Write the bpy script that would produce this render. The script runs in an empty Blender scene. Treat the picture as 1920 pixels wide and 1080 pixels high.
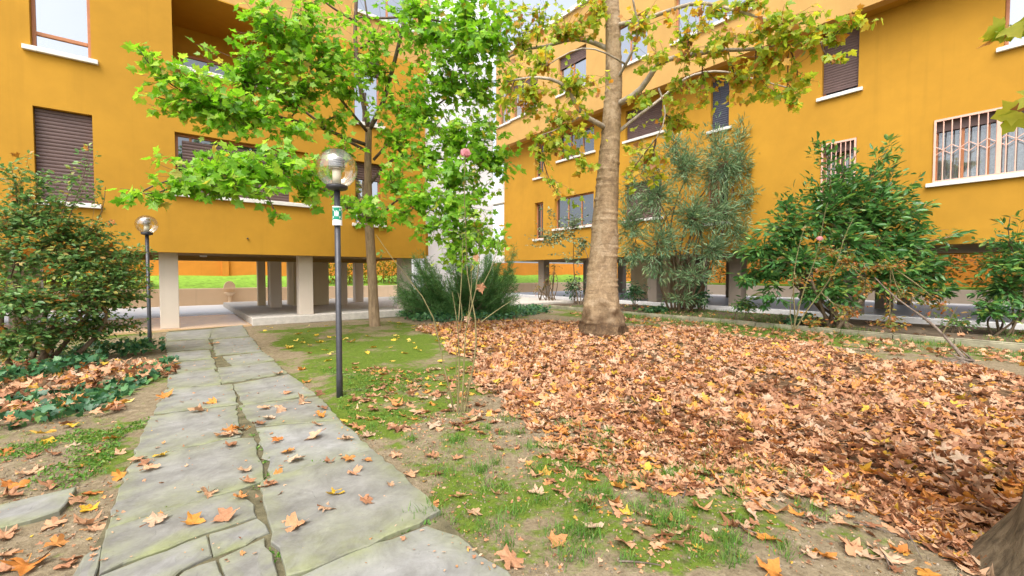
import bpy, math, random
import numpy as np
from mathutils import Matrix, Vector

# ------------------------------------------------------------------ camera, sky, sun, exposure
scene = bpy.context.scene
C = scene.collection
FPX, PITCH, EYE = 810.0, math.radians(1.86), 1.6
cam_data = bpy.data.cameras.new('camera')
cam_data.sensor_width = 36.0
cam_data.lens = FPX / 1920.0 * 36.0
cam_data.clip_start = 0.05
cam_data.clip_end = 2000.0
cam = bpy.data.objects.new('camera', cam_data)
C.objects.link(cam)
cam.location = (0, 0, EYE)
cam.rotation_euler = (math.pi / 2 - PITCH, 0, 0)
scene.camera = cam

BA = math.radians(38.2)                       # heading of the buildings' own axes
E1 = np.array([math.cos(BA), math.sin(BA), 0.0])
E2 = np.array([-math.sin(BA), math.cos(BA), 0.0])

SUN_EL = math.radians(56)
sun_h = -(E1 * 0.80 + E2 * 0.60)
to_sun = np.array([sun_h[0] * math.cos(SUN_EL), sun_h[1] * math.cos(SUN_EL), math.sin(SUN_EL)])
world = bpy.data.worlds.new('World')
scene.world = world
world.use_nodes = True
wn = world.node_tree
sky = wn.nodes.new('ShaderNodeTexSky')
sky.sky_type = 'NISHITA'
sky.sun_disc = False
sky.sun_elevation = SUN_EL
sky.sun_rotation = math.atan2(sun_h[0], sun_h[1])
sky.air_density = 0.8
sky.dust_density = 4.0
sky.ozone_density = 0.4
bg = wn.nodes['Background']
bg.inputs['Strength'].default_value = 0.15
veil = wn.nodes.new('ShaderNodeHueSaturation')          # thin white overcast: the same sky with less blue
veil.inputs['Saturation'].default_value = 0.4
wn.links.new(sky.outputs['Color'], veil.inputs['Color'])
wn.links.new(veil.outputs['Color'], bg.inputs['Color'])
sun_data = bpy.data.lights.new('sun', 'SUN')
sun_data.energy = 0.65
sun_data.angle = math.radians(40)
sun_data.color = (1.0, 0.99, 0.975)
sun = bpy.data.objects.new('sun', sun_data)
C.objects.link(sun)
sun.location = (0, 0, 30)
sun.rotation_euler = Vector(to_sun).to_track_quat('Z', 'Y').to_euler()
vs = scene.view_settings
vs.view_transform = 'Standard'
vs.look = 'None'
vs.gamma = 1.0
vs.use_curve_mapping = False
vs.exposure = 1.62
scene.render.engine = 'CYCLES'
scene.cycles.max_bounces = 8
scene.cycles.transparent_max_bounces = 12
scene.cycles.use_denoising = True

rng = np.random.default_rng(7)
random.seed(7)

# ------------------------------------------------------------------ helpers
def ray(px, py):
    x = (px - 960) / FPX
    y = -(py - 540) / FPX
    return np.array([x, math.cos(PITCH) + y * math.sin(PITCH), -math.sin(PITCH) + y * math.cos(PITCH)])

def at(px, py, Y):
    r = ray(px, py)
    return np.array([0, 0, EYE]) + r * (Y / r[1])

def gp(px, py, z=0.0):
    r = ray(px, py)
    return np.array([0, 0, EYE]) + r * ((z - EYE) / r[2])

def project(P):
    P = np.atleast_2d(P)
    d = P - np.array([0, 0, EYE])
    f = np.array([0, math.cos(PITCH), -math.sin(PITCH)])
    u = np.array([0, math.sin(PITCH), math.cos(PITCH)])
    w = d @ f
    w = np.where(np.abs(w) < 1e-6, 1e-6, w)
    return np.stack([960 + FPX * d[:, 0] / w, 540 - FPX * (d @ u) / w], 1), w

def W(p, q, z=0.0):
    v = E1 * p + E2 * q
    return np.array([v[0], v[1], z])

def unit(v):
    v = np.asarray(v, float)
    n = np.linalg.norm(v, axis=-1, keepdims=True)
    return v / np.maximum(n, 1e-9)

_sn = np.random.default_rng(3)
_wv = [(_sn.normal(size=2) * f, _sn.uniform(0, 6.28), 1 / f) for f in (0.5, 0.8, 1.3, 2.1, 3.4, 5.5) for _ in range(3)]
def noise2(x, y, s=1.0):
    o = 0
    for k, ph, a in _wv:
        o = o + a * np.sin(k[0] * x * s + k[1] * y * s + ph)
    return o / 5.0

def inpoly(px, py, poly):
    px = np.asarray(px, float); py = np.asarray(py, float)
    r = np.zeros(px.shape, bool)
    n = len(poly)
    for i in range(n):
        x0, y0 = poly[i]; x1, y1 = poly[(i + 1) % n]
        c = ((y0 > py) != (y1 > py)) & (px < (x1 - x0) * (py - y0) / ((y1 - y0) if y1 != y0 else 1e-9) + x0)
        r ^= c
    return r

def gz(x, y):
    x = np.asarray(x, float); y = np.asarray(y, float)
    p = x * E1[0] + y * E1[1]; q = x * E2[0] + y * E2[1]
    h = 0.018 * noise2(x, y, 1.6)
    # the litter heaps up a little, the plane tree stands on a low mound
    h = h + 0.10 * np.exp(-((x - 2.3) ** 2 + (y - 10.9) ** 2) / 1.2)
    h = np.where((p > 14.0) | (q > 15.3), -0.06, h)
    onpath = (p > -0.75) & (p < 1.7) & (q < 15.6)
    h = np.where(onpath, h * 0.25 - 0.012, h)
    return h

# ---- mesh building
class MB:
    def __init__(s):
        s.v = []; s.f = []
    def box(s, a, b):
        x0, y0, z0 = a; x1, y1, z1 = b
        i = len(s.v)
        s.v += [(x0, y0, z0), (x1, y0, z0), (x1, y1, z0), (x0, y1, z0), (x0, y0, z1), (x1, y0, z1), (x1, y1, z1), (x0, y1, z1)]
        s.f += [(i, i + 3, i + 2, i + 1), (i + 4, i + 5, i + 6, i + 7), (i, i + 1, i + 5, i + 4), (i + 1, i + 2, i + 6, i + 5), (i + 2, i + 3, i + 7, i + 6), (i + 3, i, i + 4, i + 7)]
        return s
    def face(s, *pts):
        i = len(s.v)
        s.v += [tuple(p) for p in pts]
        s.f.append(tuple(range(i, i + len(pts))))
        return s
    def hexa(s, P, u0, u1, d0, d1, z0, z1):
        i = len(s.v)
        s.v += [P(u, d, z) for z in (z0, z1) for (u, d) in ((u0, d0), (u1, d0), (u1, d1), (u0, d1))]
        s.f += [(i, i + 3, i + 2, i + 1), (i + 4, i + 5, i + 6, i + 7), (i, i + 1, i + 5, i + 4), (i + 1, i + 2, i + 6, i + 5), (i + 2, i + 3, i + 7, i + 6), (i + 3, i, i + 4, i + 7)]
        return s
    def tube(s, pts, radii, n=8, cap=True):
        v, f = tube_arrays(pts, radii, n, cap)
        i = len(s.v)
        s.v += [tuple(a) for a in v]
        s.f += [tuple(k + i for k in a) for a in f]
        return s
    def lathe(s, prof, n=24, axis=(0, 0)):
        i = len(s.v)
        for r, z in prof:
            for k in range(n):
                a = 2 * math.pi * k / n
                s.v.append((axis[0] + r * math.cos(a), axis[1] + r * math.sin(a), z))
        for j in range(len(prof) - 1):
            for k in range(n):
                k2 = (k + 1) % n
                s.f.append((i + j * n + k, i + j * n + k2, i + (j + 1) * n + k2, i + (j + 1) * n + k))
        s.f.append(tuple(i + k for k in range(n))[::-1])
        s.f.append(tuple(i + (len(prof) - 1) * n + k for k in range(n)))
        return s
    def build(s, name, mat, parent=None, bevel=0, smooth=False, loc=None):
        me = bpy.data.meshes.new(name)
        me.from_pydata([tuple(map(float, p)) for p in s.v], [], s.f)
        me.validate()
        return link(name, me, mat, parent, bevel, smooth, loc)

def link(name, me, mat, parent=None, bevel=0, smooth=False, loc=None):
    o = bpy.data.objects.new(name, me)
    if mat is not None and len(me.materials) == 0:
        me.materials.append(mat)
    C.objects.link(o)
    if parent is not None: o.parent = parent
    if loc is not None: o.location = tuple(map(float, loc))
    if smooth:
        me.polygons.foreach_set('use_smooth', np.ones(len(me.polygons), bool))
    if bevel:
        m = o.modifiers.new('bevel', 'BEVEL'); m.width = bevel; m.segments = 2; m.limit_method = 'ANGLE'
    return o

def tube_arrays(pts, radii, n=6, cap=True):
    pts = np.asarray(pts, float); radii = np.broadcast_to(np.asarray(radii, float), (len(pts),))
    t = np.gradient(pts, axis=0); t = unit(t)
    ref = np.array([0, 0, 1.0]) if abs(t[0][2]) < 0.9 else np.array([1.0, 0, 0])
    v = []; f = []
    a = np.arange(n) * 2 * math.pi / n
    ca, sa = np.cos(a)[:, None], np.sin(a)[:, None]
    u = unit(np.cross(t[0], ref))
    for i in range(len(pts)):
        u = unit(u - t[i] * (u @ t[i]))
        w = np.cross(t[i], u)
        v.append(pts[i] + radii[i] * (ca * u + sa * w))
    v = np.concatenate(v)
    for i in range(len(pts) - 1):
        for k in range(n):
            k2 = (k + 1) % n
            f.append((i * n + k, i * n + k2, (i + 1) * n + k2, (i + 1) * n + k))
    if cap:
        f.append(tuple(range(n))[::-1]); f.append(tuple(range((len(pts) - 1) * n, len(pts) * n)))
    return v, f

def mesh_np(name, verts, loops, starts, totals):
    me = bpy.data.meshes.new(name)
    me.vertices.add(len(verts)); me.vertices.foreach_set('co', np.asarray(verts, np.float32).ravel())
    me.loops.add(len(loops)); me.loops.foreach_set('vertex_index', np.asarray(loops, np.int32))
    me.polygons.add(len(starts)); me.polygons.foreach_set('loop_start', np.asarray(starts, np.int32))
    me.polygons.foreach_set('loop_total', np.asarray(totals, np.int32))
    me.update(calc_edges=True)
    return me

def leaf_frame(d, n):
    d = unit(d); n = n - d * np.sum(n * d, axis=-1, keepdims=True); n = unit(n)
    return np.cross(d, n), d, n

def leaf_mesh(name, tmpls, pos, d, n, size, which=None):
    """many leaves as one mesh; tmpls = list of (verts, faces)"""
    pos = np.asarray(pos, float); N = len(pos)
    size = np.broadcast_to(np.asarray(size, float), (N,))
    x, y, z = leaf_frame(np.asarray(d, float), np.asarray(n, float))
    if which is None: which = rng.integers(0, len(tmpls), N)
    VV = []; LL = []; ST = []; TT = []; voff = 0; loff = 0
    for k, (tv, tf) in enumerate(tmpls):
        idx = np.nonzero(which == k)[0]
        if len(idx) == 0: continue
        tv = np.asarray(tv, float)
        v = pos[idx][:, None, :] + size[idx][:, None, None] * (tv[None, :, 0:1] * x[idx][:, None, :] + tv[None, :, 1:2] * y[idx][:, None, :] + tv[None, :, 2:3] * z[idx][:, None, :])
        VV.append(v.reshape(-1, 3))
        fl = np.concatenate([np.array(f) for f in tf]); tot = np.array([len(f) for f in tf]); st = np.concatenate([[0], np.cumsum(tot)[:-1]])
        M = len(idx)
        LL.append((fl[None, :] + (voff + np.arange(M) * len(tv))[:, None]).ravel())
        ST.append((st[None, :] + (loff + np.arange(M) * len(fl))[:, None]).ravel())
        TT.append(np.tile(tot, M))
        voff += M * len(tv); loff += M * len(fl)
    return mesh_np(name, np.concatenate(VV), np.concatenate(LL), np.concatenate(ST), np.concatenate(TT))

def leaf_matrix(pos, d, n, size):
    x, y, z = leaf_frame(np.asarray(d, float)[None], np.asarray(n, float)[None])
    m = np.eye(4)
    m[:3, 0] = x[0] * size; m[:3, 1] = y[0] * size; m[:3, 2] = z[0] * size; m[:3, 3] = pos
    return Matrix(m.tolist())

def tubes_mesh(name, tubes):
    """tubes: list of (pts, radii, sides)"""
    V = []; L = []; S = []; T = []; vo = 0; lo = 0
    for pts, r, n in tubes:
        v, f = tube_arrays(pts, r, n, False)
        V.append(v)
        fa = np.array(f)
        L.append((fa + vo).ravel()); S.append(lo + 4 * np.arange(len(fa))); T.append(np.full(len(fa), 4))
        vo += len(v); lo += fa.size
    return mesh_np(name, np.concatenate(V), np.concatenate(L), np.concatenate(S), np.concatenate(T))

def empty(name, loc, rz=0.0):
    o = bpy.data.objects.new(name, None)
    o.empty_display_size = 0.3
    C.objects.link(o)
    o.location = tuple(map(float, loc)); o.rotation_euler = (0, 0, rz)
    return o

def tag(o, label=None, cat=None, group=None, kind=None):
    if label: o['label'] = label
    if cat: o['category'] = cat
    if group: o['group'] = group
    if kind: o['kind'] = kind
    return o

# ------------------------------------------------------------------ materials
class NT:
    def __init__(s, name):
        s.m = bpy.data.materials.new(name); s.m.use_nodes = True
        s.t = s.m.node_tree; s.b = s.t.nodes['Principled BSDF']; s.out = s.t.nodes['Material Output']
    def n(s, typ, **kw):
        nd = s.t.nodes.new(typ)
        for k, v in kw.items():
            if k.startswith('i_'):
                key = k[2:]
                nd.inputs[int(key) if key.isdigit() else key].default_value = v
            else: setattr(nd, k, v)
        return nd
    def l(s, a, b): s.t.links.new(a, b)
    def ramp(s, fac, stops, interp='LINEAR'):
        r = s.n('ShaderNodeValToRGB')
        cr = r.color_ramp; cr.interpolation = interp
        while len(cr.elements) > 1: cr.elements.remove(cr.elements[-1])
        cr.elements[0].position = stops[0][0]; cr.elements[0].color = (*stops[0][1], 1)
        for p, c in stops[1:]:
            e = cr.elements.new(p); e.color = (*c, 1)
        s.l(fac, r.inputs['Fac'])
        return r.outputs['Color']
    def noise(s, scale, detail=4, rough=0.55, coord='Object', vec=None, dist=0.0):
        nd = s.n('ShaderNodeTexNoise')
        nd.inputs['Scale'].default_value = scale; nd.inputs['Detail'].default_value = detail
        nd.inputs['Roughness'].default_value = rough; nd.inputs['Distortion'].default_value = dist
        if vec is None: vec = s.coord(coord)
        s.l(vec, nd.inputs['Vector'])
        return nd.outputs['Fac']
    def coord(s, coord='Object', scale=None):
        tc = s.n('ShaderNodeTexCoord')
        if scale is None: return tc.outputs[coord]
        mp = s.n('ShaderNodeMapping'); mp.inputs['Scale'].default_value = scale
        s.l(tc.outputs[coord], mp.inputs['Vector'])
        return mp.outputs['Vector']
    def mix(s, fac, a, b, mode='MIX'):
        m = s.n('ShaderNodeMix', data_type='RGBA', blend_type=mode)
        for sock, v in ((m.inputs[0], fac), (m.inputs[6], a), (m.inputs[7], b)):
            if isinstance(v, (int, float)): sock.default_value = v
            elif isinstance(v, tuple): sock.default_value = (*v, 1)
            else: s.l(v, sock)
        return m.outputs[2]
    def math(s, op, a, b=0.0, clamp=False):
        m = s.n('ShaderNodeMath', operation=op, use_clamp=clamp)
        for sock, v in ((m.inputs[0], a), (m.inputs[1], b)):
            if isinstance(v, (int, float)): sock.default_value = v
            else: s.l(v, sock)
        return m.outputs[0]
    def bump(s, h, strength=0.3, dist=0.02):
        b = s.n('ShaderNodeBump'); b.inputs['Strength'].default_value = strength; b.inputs['Distance'].default_value = dist
        s.l(h, b.inputs['Height']); s.l(b.outputs['Normal'], s.b.inputs['Normal'])
    def base(s, c):
        if isinstance(c, tuple): s.b.inputs['Base Color'].default_value = (*c, 1)
        else: s.l(c, s.b.inputs['Base Color'])
    def set(s, rough=None, spec=None, metal=None):
        if rough is not None: s.b.inputs['Roughness'].default_value = rough
        if spec is not None: s.b.inputs['Specular IOR Level'].default_value = spec
        if metal is not None: s.b.inputs['Metallic'].default_value = metal
        return s

def plaster(name, col, var=0.14):
    t = NT(name); t.set(0.85, 0.25)
    big = t.noise(0.35, 5, 0.6); mid = t.noise(2.3, 5, 0.65); fine = t.noise(60, 3, 0.6)
    streak = t.noise(1.0, 4, 0.6, vec=t.coord('Object', (2.6, 2.6, 0.12)))
    d = tuple(c * (1 - var * 1.6) for c in col); l = tuple(min(1, c * (1 + var)) for c in col)
    c1 = t.ramp(big, [(0.3, d), (0.7, l)])
    c2 = t.ramp(mid, [(0.35, tuple(c * (1 - var) for c in col)), (0.65, col)])
    c = t.mix(0.5, c1, c2)
    sm = t.ramp(streak, [(0.58, (0, 0, 0)), (0.8, (1, 1, 1))])
    c = t.mix(t.math('MULTIPLY', sm, 0.40), c, tuple(x * 0.62 for x in col))
    t.base(c)
    t.bump(t.math('ADD', t.math('MULTIPLY', fine, 0.5), mid), 0.18, 0.01)
    return t.m

def simple(name, col, rough=0.6, spec=0.4, metal=0.0, var=0.12, scale=8.0, bump=0.1):
    t = NT(name); t.set(rough, spec, metal)
    n = t.noise(scale, 5, 0.6)
    t.base(t.ramp(n, [(0.3, tuple(c * (1 - var) for c in col)), (0.7, tuple(min(1, c * (1 + var)) for c in col))]))
    if bump: t.bump(t.noise(scale * 6, 4, 0.6), bump, 0.01)
    return t.m

def leafmat(name, stops, transl=0.4, tcol=1.6, rough=0.5, spec=0.4, veins=False):
    t = NT(name)
    geo = t.n('ShaderNodeNewGeometry'); oi = t.n('ShaderNodeObjectInfo')
    r = t.math('FRACT', t.math('ADD', geo.outputs['Random Per Island'], oi.outputs['Random']))
    c = t.ramp(r, stops)
    n = t.noise(9, 3, 0.6)
    c = t.mix(t.ramp(n, [(0.35, (0, 0, 0)), (0.75, (1, 1, 1))]), c, t.mix(1.0, c, (0.72, 0.78, 0.7), 'MULTIPLY'))
    t.base(c); t.set(rough, spec)
    if veins:
        t.bump(t.noise(45, 4, 0.6), 0.5, 0.01)
    tr = t.n('ShaderNodeBsdfTranslucent')
    hs = t.n('ShaderNodeHueSaturation'); hs.inputs['Value'].default_value = tcol; hs.inputs['Saturation'].default_value = 1.05
    t.l(c, hs.inputs['Color']); t.l(hs.outputs['Color'], tr.inputs['Color'])
    mx = t.n('ShaderNodeMixShader'); mx.inputs[0].default_value = transl
    t.l(t.b.outputs[0], mx.inputs[1]); t.l(tr.outputs[0], mx.inputs[2]); t.l(mx.outputs[0], t.out.inputs['Surface'])
    return t.m

M = {}
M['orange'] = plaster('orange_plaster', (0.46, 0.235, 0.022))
M['orange_skylit'] = plaster('skylit_orange_plaster', (0.52, 0.305, 0.095))  # upper storeys: orange plaster lightened, the stronger sky light put into its colour
M['tower'] = plaster('pale_grey_plaster', (0.70, 0.71, 0.73), 0.05)
M['boundary'] = plaster('rust_orange_plaster', (0.70, 0.26, 0.04), 0.14)
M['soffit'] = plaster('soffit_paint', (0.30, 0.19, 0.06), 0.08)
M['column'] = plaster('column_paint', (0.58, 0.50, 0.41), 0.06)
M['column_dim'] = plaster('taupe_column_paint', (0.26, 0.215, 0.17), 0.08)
M['cream'] = plaster('cream_paint', (0.62, 0.50, 0.32), 0.06)
M['peach'] = plaster('peach_render', (0.72, 0.54, 0.36), 0.08)
M['sill'] = simple('white_stone', (0.66, 0.63, 0.58), 0.7, 0.3, var=0.08, scale=6)
M['white_trim'] = simple('white_trim_paint', (0.70, 0.68, 0.66), 0.6, 0.3, var=0.05)
M['wood'] = simple('terracotta_frame_paint', (0.42, 0.17, 0.07), 0.45, 0.4, var=0.1)
M['pinkmetal'] = simple('pale_pink_metal_paint', (0.70, 0.42, 0.32), 0.5, 0.4, var=0.06)
M['shutter'] = simple('brown_roller_shutter', (0.125, 0.078, 0.068), 0.5, 0.35, var=0.12, scale=3)
M['shutter_blue'] = simple('slate_roller_shutter', (0.06, 0.065, 0.09), 0.45, 0.4, var=0.12, scale=3)
M['dark'] = simple('dark_interior', (0.02, 0.017, 0.015), 0.8, 0.2, var=0.2)
M['curtain'] = simple('grey_lace_curtain', (0.42, 0.42, 0.42), 0.9, 0.1, var=0.2, scale=14)
M['metal'] = simple('charcoal_metal', (0.045, 0.045, 0.05), 0.42, 0.5, 0.3, var=0.2, scale=20, bump=0.05)
M['floor_tile'] = simple('brown_floor_tile', (0.52, 0.34, 0.18), 0.25, 0.5, var=0.1, scale=3, bump=0.05)
M['pale_floor'] = simple('pale_concrete_floor', (0.74, 0.73, 0.71), 0.6, 0.4, var=0.08, scale=2)
M['grey_floor'] = simple('grey_terrazzo_floor', (0.36, 0.37, 0.40), 0.45, 0.4, var=0.1, scale=3)
M['plinth'] = simple('pale_stone_edge', (0.50, 0.46, 0.40), 0.8, 0.3, var=0.15, scale=7, bump=0.3)

def glass_pane(name, refl=0.45, tint=(0.02, 0.025, 0.03)):
    t = NT(name); t.base(tint); t.set(0.15, 0.5)
    g = t.n('ShaderNodeBsdfGlossy'); g.inputs['Roughness'].default_value = 0.015; g.inputs['Color'].default_value = (0.93, 0.96, 1, 1)
    n = t.noise(0.9, 2, 0.5)
    b = t.n('ShaderNodeBump'); b.inputs['Strength'].default_value = 0.08; b.inputs['Distance'].default_value = 0.05
    t.l(n, b.inputs['Height']); t.l(b.outputs['Normal'], g.inputs['Normal'])
    mx = t.n('ShaderNodeMixShader'); mx.inputs[0].default_value = refl
    t.l(t.b.outputs[0], mx.inputs[1]); t.l(g.outputs[0], mx.inputs[2]); t.l(mx.outputs[0], t.out.inputs['Surface'])
    return t.m
M['glass'] = glass_pane('reflecting_window_glass', 0.42)
M['glass_dim'] = glass_pane('dim_window_glass', 0.12)

def clear_glass(name, tint=(1, 1, 1), base=0.06):
    t = NT(name)
    tr = t.n('ShaderNodeBsdfTransparent'); tr.inputs['Color'].default_value = (*tint, 1)
    g = t.n('ShaderNodeBsdfGlossy'); g.inputs['Roughness'].default_value = 0.03
    lw = t.n('ShaderNodeLayerWeight'); lw.inputs['Blend'].default_value = 0.35
    f = t.math('ADD', t.math('MULTIPLY', lw.outputs['Fresnel'], 0.5), base, True)
    mx = t.n('ShaderNodeMixShader'); t.l(f, mx.inputs[0])
    t.l(tr.outputs[0], mx.inputs[1]); t.l(g.outputs[0], mx.inputs[2]); t.l(mx.outputs[0], t.out.inputs['Surface'])
    return t.m
M['globe'] = clear_glass('smoked_globe_plastic', (1.0, 0.97, 0.88), 0.10)
M['clear'] = clear_glass('clear_window_glass', (0.85, 0.88, 0.88), 0.10)
M['lampwhite'] = simple('lamp_fitting_white', (0.75, 0.72, 0.66), 0.35, 0.5, var=0.04)
M['lamplouvre'] = simple('lamp_louvre_metal', (0.55, 0.56, 0.58), 0.25, 0.5, 0.7, var=0.05)

def bark(name, c0, c1, c2, scale=6.0, stretch=(1, 1, 0.3), bump=0.6, patch=None, foot=None):
    t = NT(name); t.set(0.9, 0.2)
    v = t.coord('Object', stretch)
    n = t.noise(scale, 8, 0.7, vec=v, dist=0.6)
    c = t.ramp(n, [(0.3, c0), (0.52, c1), (0.72, c2)])
    if patch:
        pn = t.noise(2.2, 4, 0.6, dist=0.5)
        c = t.mix(t.ramp(pn, [(0.52, (0, 0, 0)), (0.58, (0.75, 0.75, 0.75))]), c, patch)
    h = t.noise(scale * 2.2, 8, 0.75, vec=v)
    if foot:
        wr = t.noise(2.0, 6, 0.7, vec=t.coord('Object', (1.0, 1.0, 7.0)), dist=0.4)
        c = t.mix(t.ramp(wr, [(0.56, (0, 0, 0)), (0.66, (0.7, 0.7, 0.7))]), c, (0.13, 0.085, 0.05))
        fl = t.noise(16, 6, 0.75, dist=0.5)
        c = t.mix(1.0, c, t.ramp(fl, [(0.35, (0.72, 0.70, 0.66)), (0.55, (1, 1, 1)), (0.7, (1.18, 1.16, 1.12))]), 'MULTIPLY')
        h = t.math('ADD', h, t.math('MULTIPLY', wr, -0.9))
        sx = t.n('ShaderNodeSeparateXYZ'); t.l(t.coord('Object'), sx.inputs[0])
        zz = t.math('SUBTRACT', t.math('ADD', sx.outputs[2], t.math('MULTIPLY', t.noise(3.5, 5, 0.65), 0.9)), 0.45)
        rf = t.ramp(t.noise(9, 8, 0.75, dist=1.0), [(0.3, foot[0]), (0.55, foot[1]), (0.75, foot[2])])
        c = t.mix(t.ramp(zz, [(0.30, (1, 1, 1)), (0.75, (0, 0, 0))]), c, rf)
        h = t.math('ADD', h, t.math('MULTIPLY', t.noise(13, 8, 0.8, dist=1.0), 0.8))
    t.base(c); t.bump(h, bump, 0.04)
    return t.m
M['bark_plane'] = bark('plane_bark', (0.16, 0.105, 0.06), (0.30, 0.21, 0.12), (0.42, 0.32, 0.20), 3.2, (1, 1, 0.8), 0.6, (0.36, 0.27, 0.17), ((0.035, 0.022, 0.014), (0.13, 0.08, 0.042), (0.27, 0.18, 0.09)))
M['bark_root'] = bark('plane_root_bark', (0.10, 0.065, 0.04), (0.24, 0.16, 0.09), (0.38, 0.27, 0.15), 7, (1, 1, 0.45), 0.9)
M['bark_maple'] = bark('maple_bark', (0.15, 0.10, 0.06), (0.27, 0.19, 0.11), (0.36, 0.26, 0.16), 14, (1, 1, 0.2), 0.4)
M['bark_limb'] = bark('pale_limb_bark', (0.16, 0.12, 0.08), (0.33, 0.28, 0.21), (0.50, 0.44, 0.34), 5, (1, 1, 1), 0.4)
M['bark_twig'] = bark('brown_twig_bark', (0.06, 0.04, 0.028), (0.12, 0.085, 0.06), (0.20, 0.15, 0.10), 10, (1, 1, 1), 0.3)
M['bark_shrub'] = bark('shrub_stem_bark', (0.07, 0.05, 0.03), (0.16, 0.115, 0.07), (0.26, 0.19, 0.12), 10, (1, 1, 0.4), 0.4)
M['rose_stem'] = bark('rose_stem_bark', (0.10, 0.085, 0.04), (0.19, 0.16, 0.07), (0.27, 0.23, 0.12), 12, (1, 1, 0.6), 0.2)
M['dead_wood'] = bark('dead_wood', (0.08, 0.06, 0.045), (0.17, 0.13, 0.10), (0.28, 0.23, 0.18), 9, (1, 1, 1), 0.6)

M['leaf_maple'] = leafmat('maple_leaf', [(0, (0.14, 0.33, 0.025)), (0.4, (0.25, 0.50, 0.04)), (0.8, (0.36, 0.60, 0.06)), (0.96, (0.46, 0.60, 0.08)), (1, (0.54, 0.32, 0.06))], 0.55, 1.25, 0.42, 0.45)
M['leaf_plane'] = leafmat('plane_leaf', [(0, (0.20, 0.33, 0.03)), (0.35, (0.38, 0.50, 0.05)), (0.65, (0.55, 0.54, 0.06)), (0.8, (0.64, 0.44, 0.06)), (0.92, (0.60, 0.28, 0.05)), (1, (0.38, 0.17, 0.07))], 0.55, 1.25, 0.5, 0.4)
M['leaf_oleander'] = leafmat('oleander_leaf', [(0, (0.08, 0.17, 0.075)), (0.5, (0.17, 0.28, 0.13)), (0.9, (0.27, 0.38, 0.19)), (1, (0.38, 0.44, 0.18))], 0.32, 1.4, 0.42, 0.5)
M['leaf_laurel'] = leafmat('laurel_leaf', [(0, (0.045, 0.13, 0.035)), (0.5, (0.09, 0.235, 0.06)), (0.82, (0.15, 0.32, 0.075)), (0.95, (0.26, 0.38, 0.07)), (1, (0.40, 0.22, 0.05))], 0.32, 1.4, 0.36, 0.5)
M['leaf_shrub'] = leafmat('shrub_leaf', [(0, (0.075, 0.17, 0.045)), (0.45, (0.15, 0.29, 0.08)), (0.75, (0.22, 0.37, 0.11)), (0.9, (0.36, 0.38, 0.10)), (1, (0.50, 0.25, 0.06))], 0.38, 1.4, 0.42, 0.45)
M['leaf_ivy'] = leafmat('ivy_leaf', [(0, (0.025, 0.085, 0.035)), (0.6, (0.055, 0.165, 0.065)), (0.92, (0.10, 0.23, 0.07)), (1, (0.20, 0.28, 0.06))], 0.2, 1.5, 0.42, 0.45)
M['leaf_juniper'] = leafmat('juniper_needle', [(0, (0.07, 0.19, 0.06)), (0.5, (0.15, 0.33, 0.10)), (0.9, (0.23, 0.42, 0.13)), (1, (0.30, 0.45, 0.15))], 0.45, 1.3, 0.5, 0.4)
M['leaf_pale'] = leafmat('pale_shrub_leaf', [(0, (0.10, 0.16, 0.08)), (0.5, (0.20, 0.27, 0.14)), (1, (0.36, 0.42, 0.24))], 0.3, 1.4, 0.45, 0.4)
M['leaf_yellow'] = leafmat('yellowing_hedge_leaf', [(0, (0.09, 0.13, 0.02)), (0.4, (0.22, 0.24, 0.02)), (0.75, (0.42, 0.30, 0.02)), (1, (0.48, 0.18, 0.02))], 0.35, 1.4, 0.5, 0.4)
M['leaf_rose'] = leafmat('rose_leaf', [(0, (0.05, 0.13, 0.03)), (0.5, (0.12, 0.22, 0.03)), (0.85, (0.22, 0.30, 0.04)), (1, (0.36, 0.17, 0.04))], 0.35, 1.5, 0.45, 0.4)
M['leaf_rust'] = leafmat('rusty_climber_leaf', [(0, (0.09, 0.15, 0.03)), (0.4, (0.22, 0.20, 0.03)), (0.7, (0.42, 0.18, 0.03)), (1, (0.34, 0.10, 0.03))], 0.3, 1.4, 0.5, 0.4)
M['leaf_dry'] = leafmat('dry_plane_leaf', [(0, (0.19, 0.08, 0.04)), (0.12, (0.34, 0.15, 0.075)), (0.35, (0.51, 0.245, 0.13)), (0.58, (0.60, 0.335, 0.19)), (0.72, (0.56, 0.39, 0.27)), (0.82, (0.56, 0.24, 0.09)), (0.94, (0.62, 0.26, 0.055)), (0.985, (0.64, 0.40, 0.06)), (1, (0.6, 0.42, 0.05))], 0.14, 1.2, 0.6, 0.3, True)
M['leaf_dry_yellow'] = leafmat('yellow_fallen_leaf', [(0, (0.62, 0.36, 0.03)), (0.5, (0.70, 0.46, 0.05)), (1, (0.66, 0.50, 0.16))], 0.15, 1.2, 0.55, 0.3, True)
M['leaf_dry_orange'] = leafmat('orange_fallen_leaf', [(0, (0.56, 0.20, 0.04)), (0.5, (0.62, 0.27, 0.05)), (1, (0.50, 0.16, 0.04))], 0.15, 1.2, 0.55, 0.3, True)
M['grass'] = leafmat('grass_blade', [(0, (0.06, 0.15, 0.02)), (0.6, (0.11, 0.25, 0.03)), (1, (0.22, 0.30, 0.06))], 0.3, 1.4, 0.5, 0.3)
M['petal'] = leafmat('pink_rose_petal', [(0, (0.75, 0.30, 0.34)), (1, (0.80, 0.42, 0.44))], 0.3, 1.1, 0.5, 0.3)

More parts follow.
